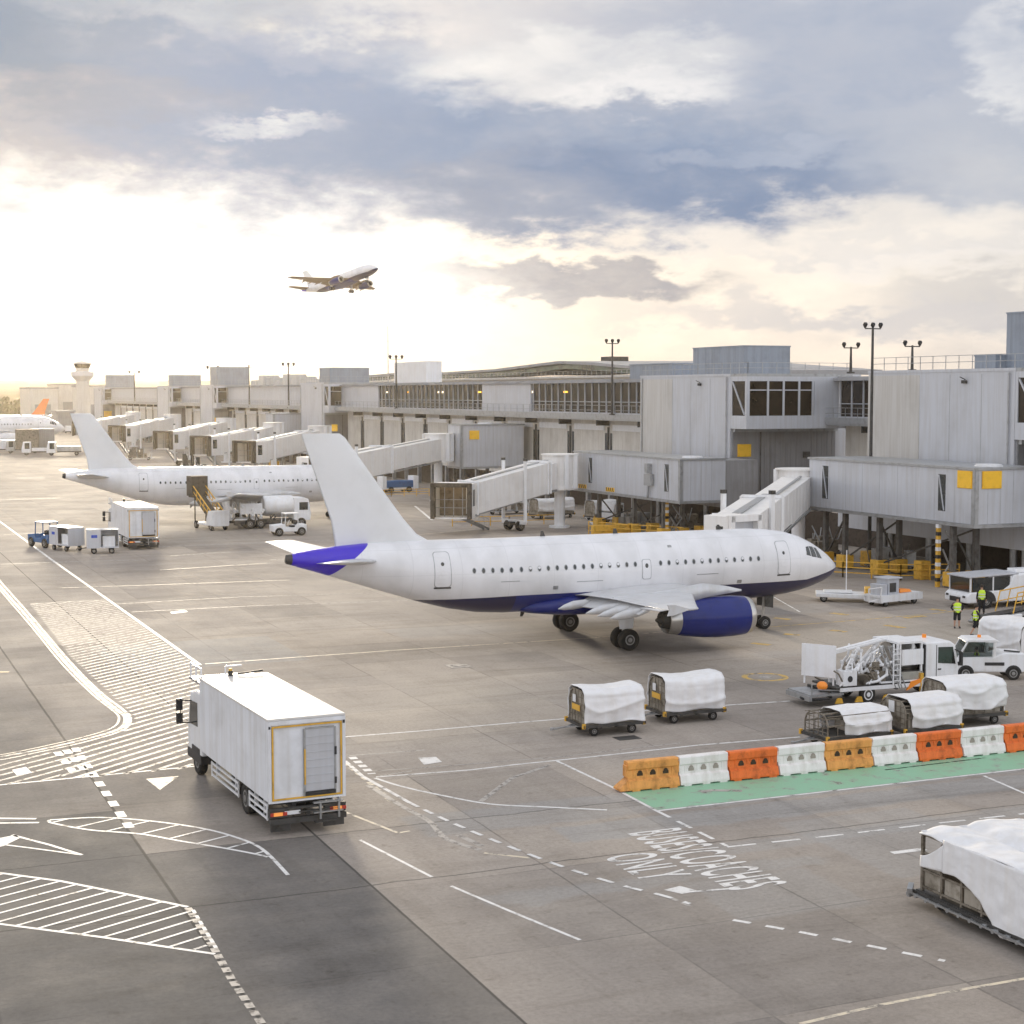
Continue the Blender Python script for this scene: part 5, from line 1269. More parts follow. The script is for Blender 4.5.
for i in range(2600):
    u=rnd.random();px=-60+u*110;y=880+rnd.random()*60;q=ray(px,400);x=q[0]*y/q[1];h=rnd.uniform(.2,1)**.6*(13+3*noise.noise(Vector((x*.05,y*.05,0))))
    z=rnd.uniform(.0,1)*h;r=rnd.uniform(.5,1.5);n=Vector((rnd.gauss(0,1),rnd.gauss(0,1),rnd.gauss(0,1))).normalized();uu=n.orthogonal().normalized()*r;vv=n.cross(uu).normalized()*r*.7
    c=Vector((x,y,z));b.add([c-uu-vv,c+uu-vv,c+uu*.6+vv,c-uu*.6+vv],[(0,1,2,3)])
o=obj('treeline',b,mat('tree_leaves',(.07,.085,.03),.8,0,.35,.1),fixn=False);o['kind']='stuff'
def hills(name,y,h0,amp,seed,x0,x1,m):
    b=MB();n=90;rings=[]
    for i in range(n+1):
        x=x0+(x1-x0)*i/n;h=h0+amp*noise.noise(Vector((x*.0011+seed,seed,0)))+amp*.35*noise.noise(Vector((x*.004,seed,2)))
        rings.append([(x,y,-.5),(x,y+80,h*.7),(x,y+200,h),(x,y+420,h*.55),(x,y+600,-.5)])
    b.loft(rings,0,True,True,closed=True);struct(name,b,m)
HM=mat('hill_woods',(.085,.09,.05),.9,0,.3,.01)
hills('hills',2350,32,9,3.3,-1400,2300,HM)
hills('hills',1450,17,5,8.1,-500,1400,HM)
# ---------------------------------------------------------------- service truck with working platform gear
def service_truck():
    t=thing('service_truck','white service truck crammed with hoses, ladders and pipework, tall white board at its tail','service truck',(40.25,60.7,0),R(-2))
    # local x forward, 0..9.2
    b=MB();b.box(.4,9.0,-.45,-.3,.6,.85);b.box(.4,9.0,.3,.45,.6,.85)
    for x in (.6,2,3.4,5,6.5,8): b.box(x,x+.12,-1.05,1.05,.62,.8)
    b.box(1.0,6.2,-1.15,1.15,.85,.95);obj('chassis',b,DSTEEL,t)
    for sd in (-1,1):
        wheel(t,3.1,sd*.98,.48,.3,.6,rimm=WHITE);wheel(t,8.2,sd*.98,.48,.3,.6)
    # cab
    b=MB();b.prism([(6.9,.75),(9.15,.75),(9.2,1.5),(8.95,2.75),(8.6,2.95),(6.9,2.95)],'y',-1.12,1.12);cb=obj('cab',b,WHITE,t,.08)
    for sd in (-1,1):
        b=MB();b.prism([(7.75,1.85),(8.95,1.75),(8.75,2.65),(7.75,2.68)],'y',sd*1.125,sd*1.14);obj('side_window',b,GLASS,cb)
        b=MB();b.box(7.62,7.66,sd*1.12-.01,sd*1.12+.01,.9,2.8);b.box(7.75,7.95,sd*1.14-.02,sd*1.14+.02,1.5,1.56);b.box(7.6,8.8,sd*1.13-.01,sd*1.13+.01,.62,.95);obj('door_trim',b,BLACK,cb)
        b=MB();b.bar((8.9,sd*1.12,2.5),(9.1,sd*1.45,2.4),.05);b.box(9.02,9.14,sd*1.42-.1,sd*1.42+.1,1.7,2.4);obj('mirror',b,BLACK,cb)
    b=MB();b.box(6.82,6.9,-1.14,1.14,.9,2.85);obj('cab_back_panel',b,BLACK,cb)
    b=MB();b.prism([(9.17,1.72),(9.19,1.72),(8.97,2.66),(8.95,2.66)],'y',-1.0,1.0);obj('windscreen',b,GLASS,cb)
    b=MB();b.cyl((8.0,.4,2.95),(8.0,.4,3.13),.12,n=12);obj('beacon',b,BEACON,cb)
    b=MB();b.box(9.1,9.3,-1.1,1.1,.45,.8);obj('front_bumper',b,WHITE,cb,.03)
    # horizontal tank behind the cab
    b=MB();b.cyl((5.2,.1,2.05),(6.75,.1,2.05),.85,n=24);b.box(5.2,6.75,-1.1,-.75,1.1,1.5);tk=obj('tank',b,METAL,t)
    b=MB();b.box(5.3,6.75,-1.12,-1.05,1.85,2.65);obj('white_board',b,WHITE,t)
    b=MB();b.box(5.0,6.7,-1.1,1.1,2.95,3.05);b.box(5.0,5.1,-1.1,-1.0,.95,2.95);b.box(6.6,6.7,-1.1,-1.0,.95,2.95);b.box(5.0,5.1,1.0,1.1,.95,2.95);obj('overhead_frame',b,WHITE,t)
    # rear board and control cabinet
    b=MB();b.box(.2,.28,-1.0,.9,1.35,3.0);b.box(.28,.34,-.9,-.8,.95,3.0);b.box(.28,.34,.7,.8,.95,3.0);o=obj('tail_board',b,WHITE,t,.01);o.rotation_euler.z=R(-18) ;o.rotation_euler.z=R(40);o.location=(.4,-.1,0)
    b=MB();b.box(1.4,2.3,-1.15,-.5,1.0,1.75);b.cyl((1.85,-1.17,1.35),(1.85,-1.15,1.35),.16,n=16,mi=1);obj('control_cabinet',b,[WHITE,BLACK],t)
    # boom and pipework
    b=MB();b.bar((1.6,.1,2.55),(5.2,.1,3.1),.26,.22);b.bar((1.6,.1,2.55),(1.45,.1,1.0),.2);b.bar((2.4,.1,1.0),(4.6,.1,2.9),.2);b.bar((2.2,-.3,2.7),(4.9,-.3,3.15),.1);obj('boom',b,WHITE,t,.02)
    rnd=random.Random(5)
    b=MB()
    for i in range(26):
        y=rnd.uniform(-1.15,.7);x=rnd.uniform(.9,4.0);pts=[(x,y,1.0)]
        for k in range(4): pts.append((pts[-1][0]+rnd.uniform(-.1,.65),max(-1.1,min(1.0,pts[-1][1]+rnd.uniform(-.4,.4))),min(2.8,pts[-1][2]+rnd.uniform(.1,.6))))
        b.tube(pts,rnd.uniform(.03,.08),8)
        for p in pts[1:]: b.sphere(p,rnd.uniform(.06,.15),8)
    obj('white_pipework',b,WHITE,t)
    b=MB()
    for i in range(10):
        y=rnd.uniform(-1.05,.8);x=rnd.uniform(1.5,4.5);pts=[(x,y,.95)]
        for k in range(4): pts.append((pts[-1][0]+rnd.uniform(-.5,.6),max(-1.1,min(1.0,pts[-1][1]+rnd.uniform(-.3,.3))),min(2.7,max(.9,pts[-1][2]+rnd.uniform(-.2,.7)))))
        b.tube(pts,rnd.uniform(.03,.06),6)
    b.box(3.5,4.4,-.6,.6,.95,1.9)
    for i in range(6): b.cyl((2.3+i*.14,-.95,1.2),(2.3+i*.14,-.2,1.2),.3,n=14)
    obj('dark_machinery',b,CAGE,t)
    b=MB();b.box(3.35,4.35,-.95,-.92,1.0,1.6);b.box(3.4,3.9,-.98,-.95,1.7,2.1);b.cyl((3.6,-1.0,1.9),(3.6,-.9,1.9),.12,n=10);obj('valve_panel',b,CAGE,t)
    for x0,x1 in ((4.0,4.9),(4.6,5.3)):
        b=MB();
        for off in (0,.42): b.bar((x1+off*.6,-1.15,.7),(x0+off*.6-.2,-1.05,2.9),.06)
        for i in range(8):
            f=i/7;b.bar((x1+(x0-.2-x1)*f,-1.13,.75+2.1*f),(x1+.25+(x0-.2-x1)*f,-1.13,.75+2.1*f),.04)
        obj('ladder',b,STEEL,t)
    b=MB();b.bar((4.7,-1.16,.9),(4.7,-1.16,3.0),.07);b.bar((5.15,-1.16,.9),(5.15,-1.16,3.0),.07)
    for i in range(7): b.bar((4.7,-1.16,1.1+i*.27),(5.15,-1.16,1.1+i*.27),.04)
    obj('ladder',b,WHITE,t)
    # tail deck, orange reel, hose coils, guards
    b=MB();b.box(-.7,1.5,-1.1,1.0,.55,.68);b.box(-.8,-.6,-1.15,1.05,.35,.6);b.bar((-.6,-1.1,.95),(1.2,-1.1,.8),.05);b.bar((-.6,-1.1,.6),(-.6,-1.1,1.2),.05);obj('tail_deck',b,STEEL,t)
    b=MB()
    for i in range(40):
        a=2*math.pi*i/40;a1=2*math.pi*(i+1)/40;b.cyl((.1+.9*math.cos(a),-.5+.6*math.sin(a),.42+.02*math.sin(3*a)),(.1+.9*math.cos(a1),-.5+.6*math.sin(a1),.42),.07,n=6)
    obj('hose_coil',b,BLACK,t)
    b=MB();b.sphere((.25,-.85,1.05),.3,14,sz=.8);obj('orange_reel',b,BEACON,t)
    b=MB();b.prism([(5.6,.55),(6.7,1.0),(6.8,1.15),(5.9,1.0)],'y',-1.2,-1.1);obj('orange_arm',b,BEACON,t)
    b=MB();b.box(6.55,6.72,-1.22,-1.05,.4,1.4)
    for x in (.9,2.2,4.0): b.prism([(x,.15),(x+.5,.15),(x+.4,.42),(x+.15,.42)],'y',-1.2,-1.1)
    obj('yellow_stay',b,YRAIL,t)
    b=MB();b.box(1.2,6.7,-1.16,-1.1,.72,.92);b.box(3.9,6.4,-1.14,-1.0,1.0,1.08);obj('side_rail',b,WHITE,t)
service_truck()
bpy.data.objects['service_truck'].scale=(.79,.9,.88)
# ---------------------------------------------------------------- small cab tug with driver
def person(label,loc,rz,pose='stand',sc=1.0,vest=HIV,trousers=CLOTH,shorts=True,parent_seat=False):
    t=thing('person',label,'person',loc,rz,'ground crew in hi-vis vests')
    def skin(verts,edges,rad,name,m,par,sub=1):
        me=bpy.data.meshes.new(name);me.from_pydata([Vector(v)*sc for v in verts],edges,[]);o=bpy.data.objects.new(name,me);C.objects.link(o);o.parent=par
        me.materials.append(m);s=o.modifiers.new('s','SKIN');sd=me.skin_vertices[0].data
        for i,r in enumerate(rad): sd[i].radius=(r[0]*sc,r[1]*sc) if isinstance(r,tuple) else (r*sc,r*sc)
        sd[0].use_root=True;s.use_smooth_shade=True
        u=o.modifiers.new('u','SUBSURF');u.levels=sub;u.render_levels=sub;return o
    walk=pose=='walk';sit=pose=='sit'
    fx=.30 if walk else 0
    if sit: hipz=.55
    else: hipz=.93
    dz=hipz-.93
    # joints: x forward, y left
    def leg(s):
        f=(fx if s>0 else -fx)
        if sit: return [(.0,.1*s,hipz),(.42,.12*s,hipz+.02),(.50,.12*s,.12),(.62,.12*s,.05)]
        return [(0,.1*s,hipz-.02),(f*.45+(.03 if walk else .0),.12*s,.50),(f*.95-.03,.13*s,.09),(f*.95+.12,.15*s,.045)]
    def arm(s):
        if walk: return [(0,.20*s,1.42),(-.18*s,.27*s,1.17),(-.02*s+.12,.26*s,.95),(.04*-s+.16,.26*s,.87)]
        if sit: return [(0,.20*s,1.42+dz),(.12,.27*s,1.16+dz),(.36,.20*s,1.12+dz),(.44,.18*s,1.12+dz)]
        if pose=='akimbo': return [(0,.21*s,1.42),(-.04,.34*s,1.18),(.06,.22*s,1.02),(.09,.17*s,1.0)]
        return [(0,.20*s,1.42),(.0,.27*s,1.15),(.07,.28*s,.90),(.09,.27*s,.82)]
    V=[(0,0,hipz),(0,0,1.15+dz),(0,0,1.36+dz),(.01,0,1.50+dz),(.03,0,1.60+dz),(.025,0,1.70+dz),(.02,0,1.76+dz)];E=[(0,1),(1,2),(2,3),(3,4),(4,5),(5,6)];Rr=[(.15,.11),(.14,.10),(.17,.11),.055,(.085,.10),(.082,.10),.05]
    for s in (1,-1):
        L_=leg(s);i=len(V);V+=L_;E+=[(0,i),(i,i+1),(i+1,i+2),(i+2,i+3)];Rr+=[.09,.062,.042,.04]
        A_=arm(s);i=len(V);V+=A_;E+=[(2,i),(i,i+1),(i+1,i+2),(i+2,i+3)];Rr+=[.058,.043,.032,.035]
        h=Vector(A_[3]);d=(Vector(A_[3])-Vector(A_[2])).normalized();j=i+3
        for k,(oy,ln) in enumerate(((-.028,.07),(-.01,.08),(.01,.078),(.028,.06))):
            i2=len(V);V.append(tuple(h+d*.05+Vector((oy,0,0))));V.append(tuple(h+d*(.05+ln)+Vector((oy+.01,0,0))));E+=[(j,i2),(i2,i2+1)];Rr+=[.010,.008]
        i2=len(V);V.append(tuple(h+d*.02+Vector((.04,0,0))));V.append(tuple(h+d*.06+Vector((.055,0,0))));E+=[(j,i2),(i2,i2+1)];Rr+=[.012,.009]
    skin(V,E,Rr,'body',SKIN,t,1)
    # clothes
    V=[(0,0,hipz+.06),(0,0,1.2+dz),(0,0,1.42+dz)];E=[(0,1),(1,2)];Rr=[(.17,.135),(.165,.13),(.19,.135)]
    for s in (1,-1):
        A_=arm(s);i=len(V);V+=A_[:3];E+=[(2,i),(i,i+1),(i+1,i+2)];Rr+=[.075,.06,.048]
    skin(V,E,Rr,'jacket',CLOTH,t)
    b=MB();n=16
    b.loft([[(rx*sc*math.cos(2*math.pi*i/n),ry*sc*math.sin(2*math.pi*i/n),z*sc) for i in range(n)] for z,rx,ry in ((hipz-.02,.17,.215),(hipz+.15,.165,.20),(1.2+dz,.165,.215),(1.36+dz,.155,.235),(1.44+dz,.12,.19),(1.475+dz,.085,.10))],0,False,True)
    vo=obj('hi_vis_vest',b,vest,t);b=MB()
    for z in (hipz+.12,hipz+.28): b.loft([[((.178)*sc*math.cos(2*math.pi*i/n),.222*sc*math.sin(2*math.pi*i/n),(z+dz_)*sc) for i in range(n)] for dz_ in (0,.05)],0,False,True)
    obj('reflective_band',b,WHITE,vo)
    V=[(0,0,hipz+.08)];E=[];Rr=[(.165,.13)]
    for s in (1,-1):
        L_=leg(s);i=len(V)
        if shorts and not sit:
            mid=tuple(Vector(L_[0]).lerp(Vector(L_[1]),.95));low=tuple(Vector(L_[1]).lerp(Vector(L_[2]),.12));V+=[L_[0],mid,low];E+=[(0,i),(i,i+1),(i+1,i+2)];Rr+=[.115,.10,.095]
        else: V+=L_[:3];E+=[(0,i),(i,i+1),(i+1,i+2)];Rr+=[.115,.085,.07]
    skin(V,E,Rr,'trousers',trousers,t)
    for s in (1,-1):
        L_=leg(s);a=Vector(L_[2]);c=Vector(L_[3]);skin([tuple(a+Vector((-.03,0,-.0))),tuple(c+Vector((.06,0,.01)))],[(0,1)],[.06,.05],'shoe',BLACK,t)
    b=MB();b.sphere(tuple(Vector((.005,0,1.71+dz))*sc),.112*sc,12);obj('hair',b,HAIR,t)
    b=MB();hz=1.665+dz
    b.prism([(.115*sc,(hz-.01)*sc),(.145*sc,(hz-.03)*sc),(.11*sc,(hz-.035)*sc)],'y',-.012*sc,.012*sc);obj('nose',b,SKIN,t)
    b=MB()
    for s in (-1,1): b.sphere((.108*sc,.035*s*sc,(hz+.012)*sc),.012*sc,6)
    obj('eyes',b,BLACK,t)
    return t
person('man in black shorts and yellow vest standing with hands on hips, left of the group',(61.3,77.0,0),R(-115),'akimbo',1.04)
person('man in yellow vest striding right towards the small tug, nearer than the standing one',(60.4,74.2,0),R(-30),'walk',1.0)
person('worker in yellow vest and long trousers standing beside the white crew vehicle',(66.6,81.3,0),R(60),'stand',1.05,shorts=False)
def tug_cab():
    t=thing('airport_tug','small white cab tug with a driver inside, in front of the large covered dolly','tug',(53.0,62.5,0),R(156));t.scale=(.9,.9,.92)
    # x forward; rear wheel near 0, front ~2.9
    b=MB();b.prism([(-.75,.42),(3.25,.42),(3.35,.62),(3.28,1.02),(3.0,1.18),(2.25,1.22),(1.2,1.2),(.55,1.45),(-.5,1.42),(-.78,1.2)],'y',-.82,.82);o=obj('body',b,WHITE,t,.07)
    b=MB();b.prism([(1.0,1.15),(1.15,1.2),(1.08,2.0),(.95,2.05)],'y',-.78,-.70);b.prism([(1.0,1.15),(1.15,1.2),(1.08,2.0),(.95,2.05)],'y',.70,.78)
    for y in (-.78,.71): b.prism([(2.95,1.15),(3.08,1.15),(2.55,2.05),(2.45,2.05)],'y',y,y+.07)
    b.prism([(.8,2.02),(2.65,2.02),(2.45,2.16),(1.0,2.16)],'y',-.82,.82);obj('cab_frame',b,WHITE,t,.03)
    b=MB();b.prism([(3.0,1.2),(3.03,1.2),(2.54,2.0),(2.51,2.0)],'y',-.7,.7);obj('windscreen',b,CLEARG,t)
    b=MB();b.prism([(1.2,1.25),(2.85,1.22),(2.45,1.98),(1.12,1.98)],'y',-.775,-.765);b.prism([(1.2,1.25),(2.85,1.22),(2.45,1.98),(1.12,1.98)],'y',.765,.775);obj('side_window',b,CLEARG,t)
    b=MB();b.prism([(1.15,1.25),(1.2,1.25),(1.2,1.98),(1.12,1.98)],'y',-.83,-.78);b.prism([(1.15,.55),(2.75,.55),(2.8,1.2),(1.2,1.2)],'y',-.835,-.82);b.prism([(1.15,.55),(2.75,.55),(2.8,1.2),(1.2,1.2)],'y',.82,.835);obj('door',b,WHITE,t)
    b=MB()
    for sd in (-1,1):
        b.box(.55,1.6,sd*.835-.01,sd*.835+.01,.78,.95);b.box(2.85,3.2,sd*.83-.01,sd*.83+.01,.78,.98)
    b.box(3.28,3.38,-.8,.8,.35,.58);b.prism([(-.3,1.44),(.5,1.5),(.5,1.58),(-.35,1.5)],'y',.5,.62);obj('dark_trim',b,BLACK,t)
    for x in (0.05,2.6):
        for sd in (-1,1): wheel(t,x,sd*.74,.36,.24,.6)
        b=MB();
        for sd in (-1,1): b.prism([(x+.44*math.cos(a),.36+.44*math.sin(a)) for a in [math.pi*i/10 for i in range(11)]],'y',sd*.828-.01,sd*.828+.01)
        obj('wheel_arch',b,BLACK,t)
    b=MB();b.cyl((1.7,0,2.16),(1.7,0,2.3),.1,n=12);obj('beacon',b,BEACON,t)
    b=MB();b.box(3.36,3.385,.45,.72,.75,.9);b.box(3.36,3.385,-.72,-.45,.75,.9);obj('headlight',b,METAL,t)
    b=MB();b.bar((-.75,0,.45),(-1.2,0,.4),.1);obj('tow_hitch',b,YRAIL,t)
tug_cab()
p=person('driver in a yellow vest sitting in the small cab tug',(51.5,63.15,.36),R(156),'sit',.82)
def crew_vehicle():
    t=thing('crew_bus','long white low vehicle with a blue-edged roof and large wheel arch, at the right edge','service vehicle',(67.2,84.6,0),R(-2))
    b=MB();b.prism([(0,.45),(9,.45),(9,2.45),(3.6,2.5),(3.3,1.7),(2.8,1.35),(.25,1.25),(.0,1.0)],'y',-1.2,1.2);obj('body',b,WHITE,t,.1)
    b=MB();b.prism([(.15,2.35),(4.0,2.5),(4.0,2.62),(.15,2.47)],'y',-1.2,1.2);obj('cab_roof',b,CLAD,t,.02)
    b=MB()
    for x,y in ((.3,-1.1),(.3,1.05),(2.0,-1.15),(2.0,1.1),(3.4,-1.15)): b.box(x,x+.1,y,y+.08,1.2,2.4)
    obj('cab_posts',b,WHITE,t)
    b=MB();b.box(.32,.36,-1.0,1.0,1.3,2.35);b.box(.45,2.0,-1.13,-1.11,1.35,2.35);b.box(2.12,3.35,-1.13,-1.11,1.35,2.35);obj('cab_glass',b,GLASS,t)
    b=MB();b.box(-.03,.0,-.5,.6,.5,.85);b.box(-.03,0,.75,1.0,.85,1.0);b.box(-.03,0,-1.0,-.75,.85,1.0);obj('grille',b,BLACK,t)
    for x in (1.5,5.6):
        for sd in (-1,1): wheel(t,x,sd*1.05,.5,.36,.5)
        b=MB();
        for sd in (-1,1): b.prism([(x+.75*math.cos(a),.5+.85*math.sin(a)) for a in [math.pi*i/12 for i in range(13)]],'y',sd*1.21-.008,sd*1.21+.008)
        obj('wheel_arch',b,BLACK,t)
    b=MB();b.box(6.6,7.7,-1.23,-1.2,.9,1.7);b.box(8.0,8.9,-1.23,-1.2,.9,1.7);obj('side_opening',b,BLACK,t)
    b=MB();b.box(4.3,9.0,-.5,.4,2.5,2.78);obj('roof_duct',b,WHITE,t,.04)
    b=MB();b.box(.35,.9,-.9,-.5,1.3,2.2);obj('yellow_equipment',b,YRAIL,t)
crew_vehicle()
bpy.data.objects['crew_bus'].scale=(1,1,.86)
def rail_trailer():
    t=thing('belt_loader','low trailer with bent yellow handrails, in front of the white crew vehicle','belt loader',(62.6,76.9,0),R(12))
    b=MB();b.prism([(0,.35),(.9,.55),(9,.95),(9,.75),(1.0,.35),(.1,.2)],'y',-.6,.6);b.box(0.4,1.8,-.75,.75,.3,.42);obj('belt_frame',b,STEEL,t)
    b=MB();b.prism([(.2,.58),(9,1.0),(9,1.03),(.2,.61)],'y',-.42,.42);obj('belt',b,BLACK,t)
    b=MB();b.box(1.6,3.4,-.72,.72,.28,.62);obj('engine_cover',b,WHITE,t,.04)
    for x in (.9,5.6):
        for sd in (-1,1): wheel(t,x,sd*.72,.28,.2,.5)
    for sd in (-1,1):
        b=MB();pts=[(2.6,sd*.65,.7),(3.0,sd*.65,1.9),(9,sd*.65,2.25)];b.tube(pts,.04,6);b.tube([(2.9,sd*.65,1.3),(9,sd*.65,1.65)],.035,6)
        for x in (4.0,5.4,6.8,8.2): b.tube([(x-.35,sd*.65,.8+(x-2)*.04),(x,sd*.65,1.96+(x-3)*.055)],.035,6)
        obj('handrail',b,YRAIL,t)
rail_trailer()
def gpu():
    t=thing('ground_power_unit','white trailer with a raised cabinet and orange cover, beyond the airliner nose','ground power unit',(62.6,87.2,0),R(12))
    b=MB();b.box(0,4.0,-.7,.7,.62,.75);b.box(0,4,-.75,-.68,.3,.75);b.box(0,4,.68,.75,.3,.75)
    for x in (0.1,1.9,3.7): b.box(x,x+.12,-.72,.72,.25,.65)
    b.bar((0,-.7,.75),(.1,-.7,1.3),.06);b.bar((-.9,-.5,1.25),(.1,-.7,1.3),.06);b.bar((-.9,-.5,.4),(-.9,-.5,1.25),.06);b.bar((-.9,-.5,.4),(0,-.5,.5),.06);obj('frame',b,WHITE,t)
    b=MB();b.box(.9,1.9,-.55,.5,.75,1.75);b.box(.75,2.1,-.65,.6,1.75,1.85);b.box(.2,.85,-.5,.4,.75,1.45);obj('cabinet',b,CLAD,t,.02)
    b=MB();b.box(1.0,1.6,-.57,-.55,.9,1.5);obj('grille',b,DSTEEL,t)
    b=MB();b.loft([[(2.2,-.4,.78),(2.2,.4,.78),(2.3,.3,1.0),(2.3,-.3,1.0)],[(3.3,-.4,.78),(3.3,.4,.78),(3.2,.3,.95),(3.2,-.3,.95)]],smooth=False);obj('orange_cover',b,BEACON,t)
    for x in (.6,3.3):
        for sd in (-1,1): wheel(t,x,sd*.6,.24,.16,.5)
gpu()
def chock_trolley():
    t=thing('tow_bar_trolley','low white trolley with yellow wheels box and a thin mast, closest to the airliner nose','trolley',(60.9,91.2,0),R(-32))
    b=MB();b.prism([(0,.35),(3.2,.25),(3.2,.55),(0,.6)],'y',-.9,.9);b.box(.5,2.4,-.6,.6,.6,.7);obj('deck',b,WHITE,t,.04)
    b=MB();b.cyl((2.0,.2,.6),(2.0,.2,3.4),.04,n=6);obj('mast',b,WHITE,t)
    b=MB();b.box(3.2,4.2,-.6,.6,.25,.95);obj('yellow_box',b,YRAIL,t,.04)
    for x in (.5,3.6):
        for sd in (-1,1): wheel(t,x,sd*.75,.25,.18,.5)
chock_trolley()
# ---------------------------------------------------------------- railings, guards, under-pier equipment
def railing(pts,label,h=1.1,rails=3,step=1.6):
    t=thing('yellow_railing',label,'railing',(pts[0][0],pts[0][1],0),group='yellow railings below the pier')
    o0=Vector((pts[0][0],pts[0][1],0));b=MB()
    P=[Vector((p[0],p[1],0))-o0 for p in pts]
    for a,c in zip(P,P[1:]):
        for k in range(rails): z=h-.02-k*h/rails;b.bar(a+Vector((0,0,z)),c+Vector((0,0,z)),.07)
    obj('rails',b,YRAIL,t);b=MB()
    for a,c in zip(P,P[1:]):
        n=max(1,int((c-a).length/step))
        for i in range(n+1): q=a+(c-a)*(i/n);b.bar(q,q+Vector((0,0,h)),.08)
    obj_each('post',b,YRAIL,t);return t
railing([(66.5,107),(70.5,102),(73.2,98.5),(77.5,97.2)],'yellow railing between the airliner nose and the crew vehicle',1.2)
railing([(60,157),(66,156),(72,156)],'yellow railing beside the wheels of the retracted bridge',1.0,2)
railing([(69,143),(71,138),(74,133)],'yellow railing seen just over the back of the near airliner',1.3)
railing([(63,200),(70,206),(75,205)],'yellow railing near the blue tug under the far bridge',1.0)
def yellow_block(x,y,label,w=1.1,h=1.3,l=None):
    b=MB();l=l or w;b.box(-l/2,l/2,-w/2,w/2,.0,h);b.box(-l/2-.05,l/2+.05,-w/2-.05,w/2+.05,h*.45,h*.55);o=obj('impact_guard',b,YRAIL,bevel=.04);tag(o,label,'impact guard','yellow impact guards');o.location=(x,y,0)
yellow_block(75.2,98.6,'yellow guard box behind the railing, left of the striped mast',.9,1.4)
yellow_block(77.6,108,'yellow guard box under the nearest link tunnel, upper left',1.2,1.2,1.8)
yellow_block(70.6,140.6,'long yellow guard under the striped link tunnel',.5,1.1,4.8)
yellow_block(76.5,134,'yellow guard box at the column of the striped link tunnel',1,1.3)
def striped_mast(x,y,h,label):
    t=thing('striped_mast',label,'mast',(x,y,0))
    b=MB();b.box(-.13,.13,-.13,.13,0,h);obj('post',b,YRAIL,t)
    for i in range(int(h/.55)): b=MB();b.box(-.14,.14,-.145,-.13,.4+i*.55,.66+i*.55);b.box(-.145,-.13,-.13,.14,.4+i*.55,.66+i*.55);obj('marking_band',b,WHITE if i%3 else BLACK,t)
    b=MB();b.bar((.2,0,.3),(1.6,0,h*.55),.1);b.bar((1.6,0,h*.55),(.6,0,h*.9),.1);b.bar((1.6,0,.3),(.4,0,h*.6),.1);obj('scissor_brace',b,STEEL,t)
striped_mast(73.2,94.2,4.5,'yellow and white marked post with scissor brace under the corner of the nearest link tunnel')
striped_mast(72.9,134.2,3.7,'yellow and white marked post under the striped link tunnel')
# low storey beneath the nearest block (pale sloped band) and columns
t=thing('pier_undercroft','pale raised lower storey on round columns beneath the nearest gate block','building',(79.6,90,0))
b=MB();b.box(0,1.15,0,26,2.5,4.3);obj('edge_beam',b,CLAD,t)
for y in (3,8.2,14,20):
    b=MB();b.cyl((.4,y,0),(.4,y,2.5),.24,n=14);obj('column',b,STEEL,t)
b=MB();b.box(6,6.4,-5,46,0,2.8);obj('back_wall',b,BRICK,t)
b=MB();b.box(1.2,11.5,-6,2.3,2.5,10.3);obj('end_wall',b,CLADD,t)
# machinery clutter under the pier, each its own thing
def small_truck(label,loc,rz,L0=5.2,body=WHITE,load=None,group='vehicles below the pier',cab=WHITE,h=2.2):
    t=thing('utility_truck',label,'truck',(*loc,0),rz,group)
    b=MB();b.prism([(L0-1.7,.5),(L0,.5),(L0,1.2),(L0-.3,h),(L0-1.7,h)],'y',-.95,.95);obj('cab',b,cab,t,.06)
    b=MB();b.prism([(L0-.02,1.2),(L0+.01,1.2),(L0-.29,h-.15),(L0-.32,h-.15)],'y',-.8,.8);b.box(L0-1.5,L0-.6,-.97,.97,1.25,h-.2);obj('window',b,GLASS,t)
    b=MB();b.box(0,L0-1.8,-.95,.95,.6,.8);obj('bed',b,DSTEEL,t)
    if load: b=MB();b.box(.1,L0-1.9,-.92,.92,.8,load[0]);obj('cargo_box',b,load[1],t,.05)
    for x in (.9,L0-.9):
        for sd in (-1,1): wheel(t,x,sd*.82,.38,.24,.5)
    return t
small_truck('small white truck parked in the shade under the striped link tunnel',(81.0,155.5),R(200),5)
small_truck('white truck with orange stripes between the far bridges and the corridor',(60,232),R(20),6,load=(2.4,WHITE))
def tarp_trailer(loc,rz,label,L0=4.6):
    o=covered_dolly(label,L0,2.0,2.1,.12,int(loc[0]*3),'covered baggage dollies',sign=False,drop=.8);place(o,*loc,rz)
tarp_trailer((72.0,163.2),R(10),'rounded white covered trailer seen under the retracted bridge',4.8)
tarp_trailer((76.6,158.5),R(10),'white covered trailer just right of the bridge column',3.0)
t=thing('blue_tug','blue tug with white ends standing under the docked far bridge','tug',(71.5,214,0),R(8))
b=MB();b.box(0,4.4,-.8,.8,.7,1.7);obj('body',b,BLUEP,t,.15);b=MB();b.box(-.5,.1,-.9,.9,.5,2.3);b.box(4.3,5.1,-.9,.9,.5,2.3);b.box(.2,4.2,-.75,.75,.4,.7);obj('end_cabinets',b,WHITE,t,.04)
for x in (.8,3.6):
    for sd in (-1,1): wheel(t,x,sd*.85,.42,.25,.5)
rnd=random.Random(21)
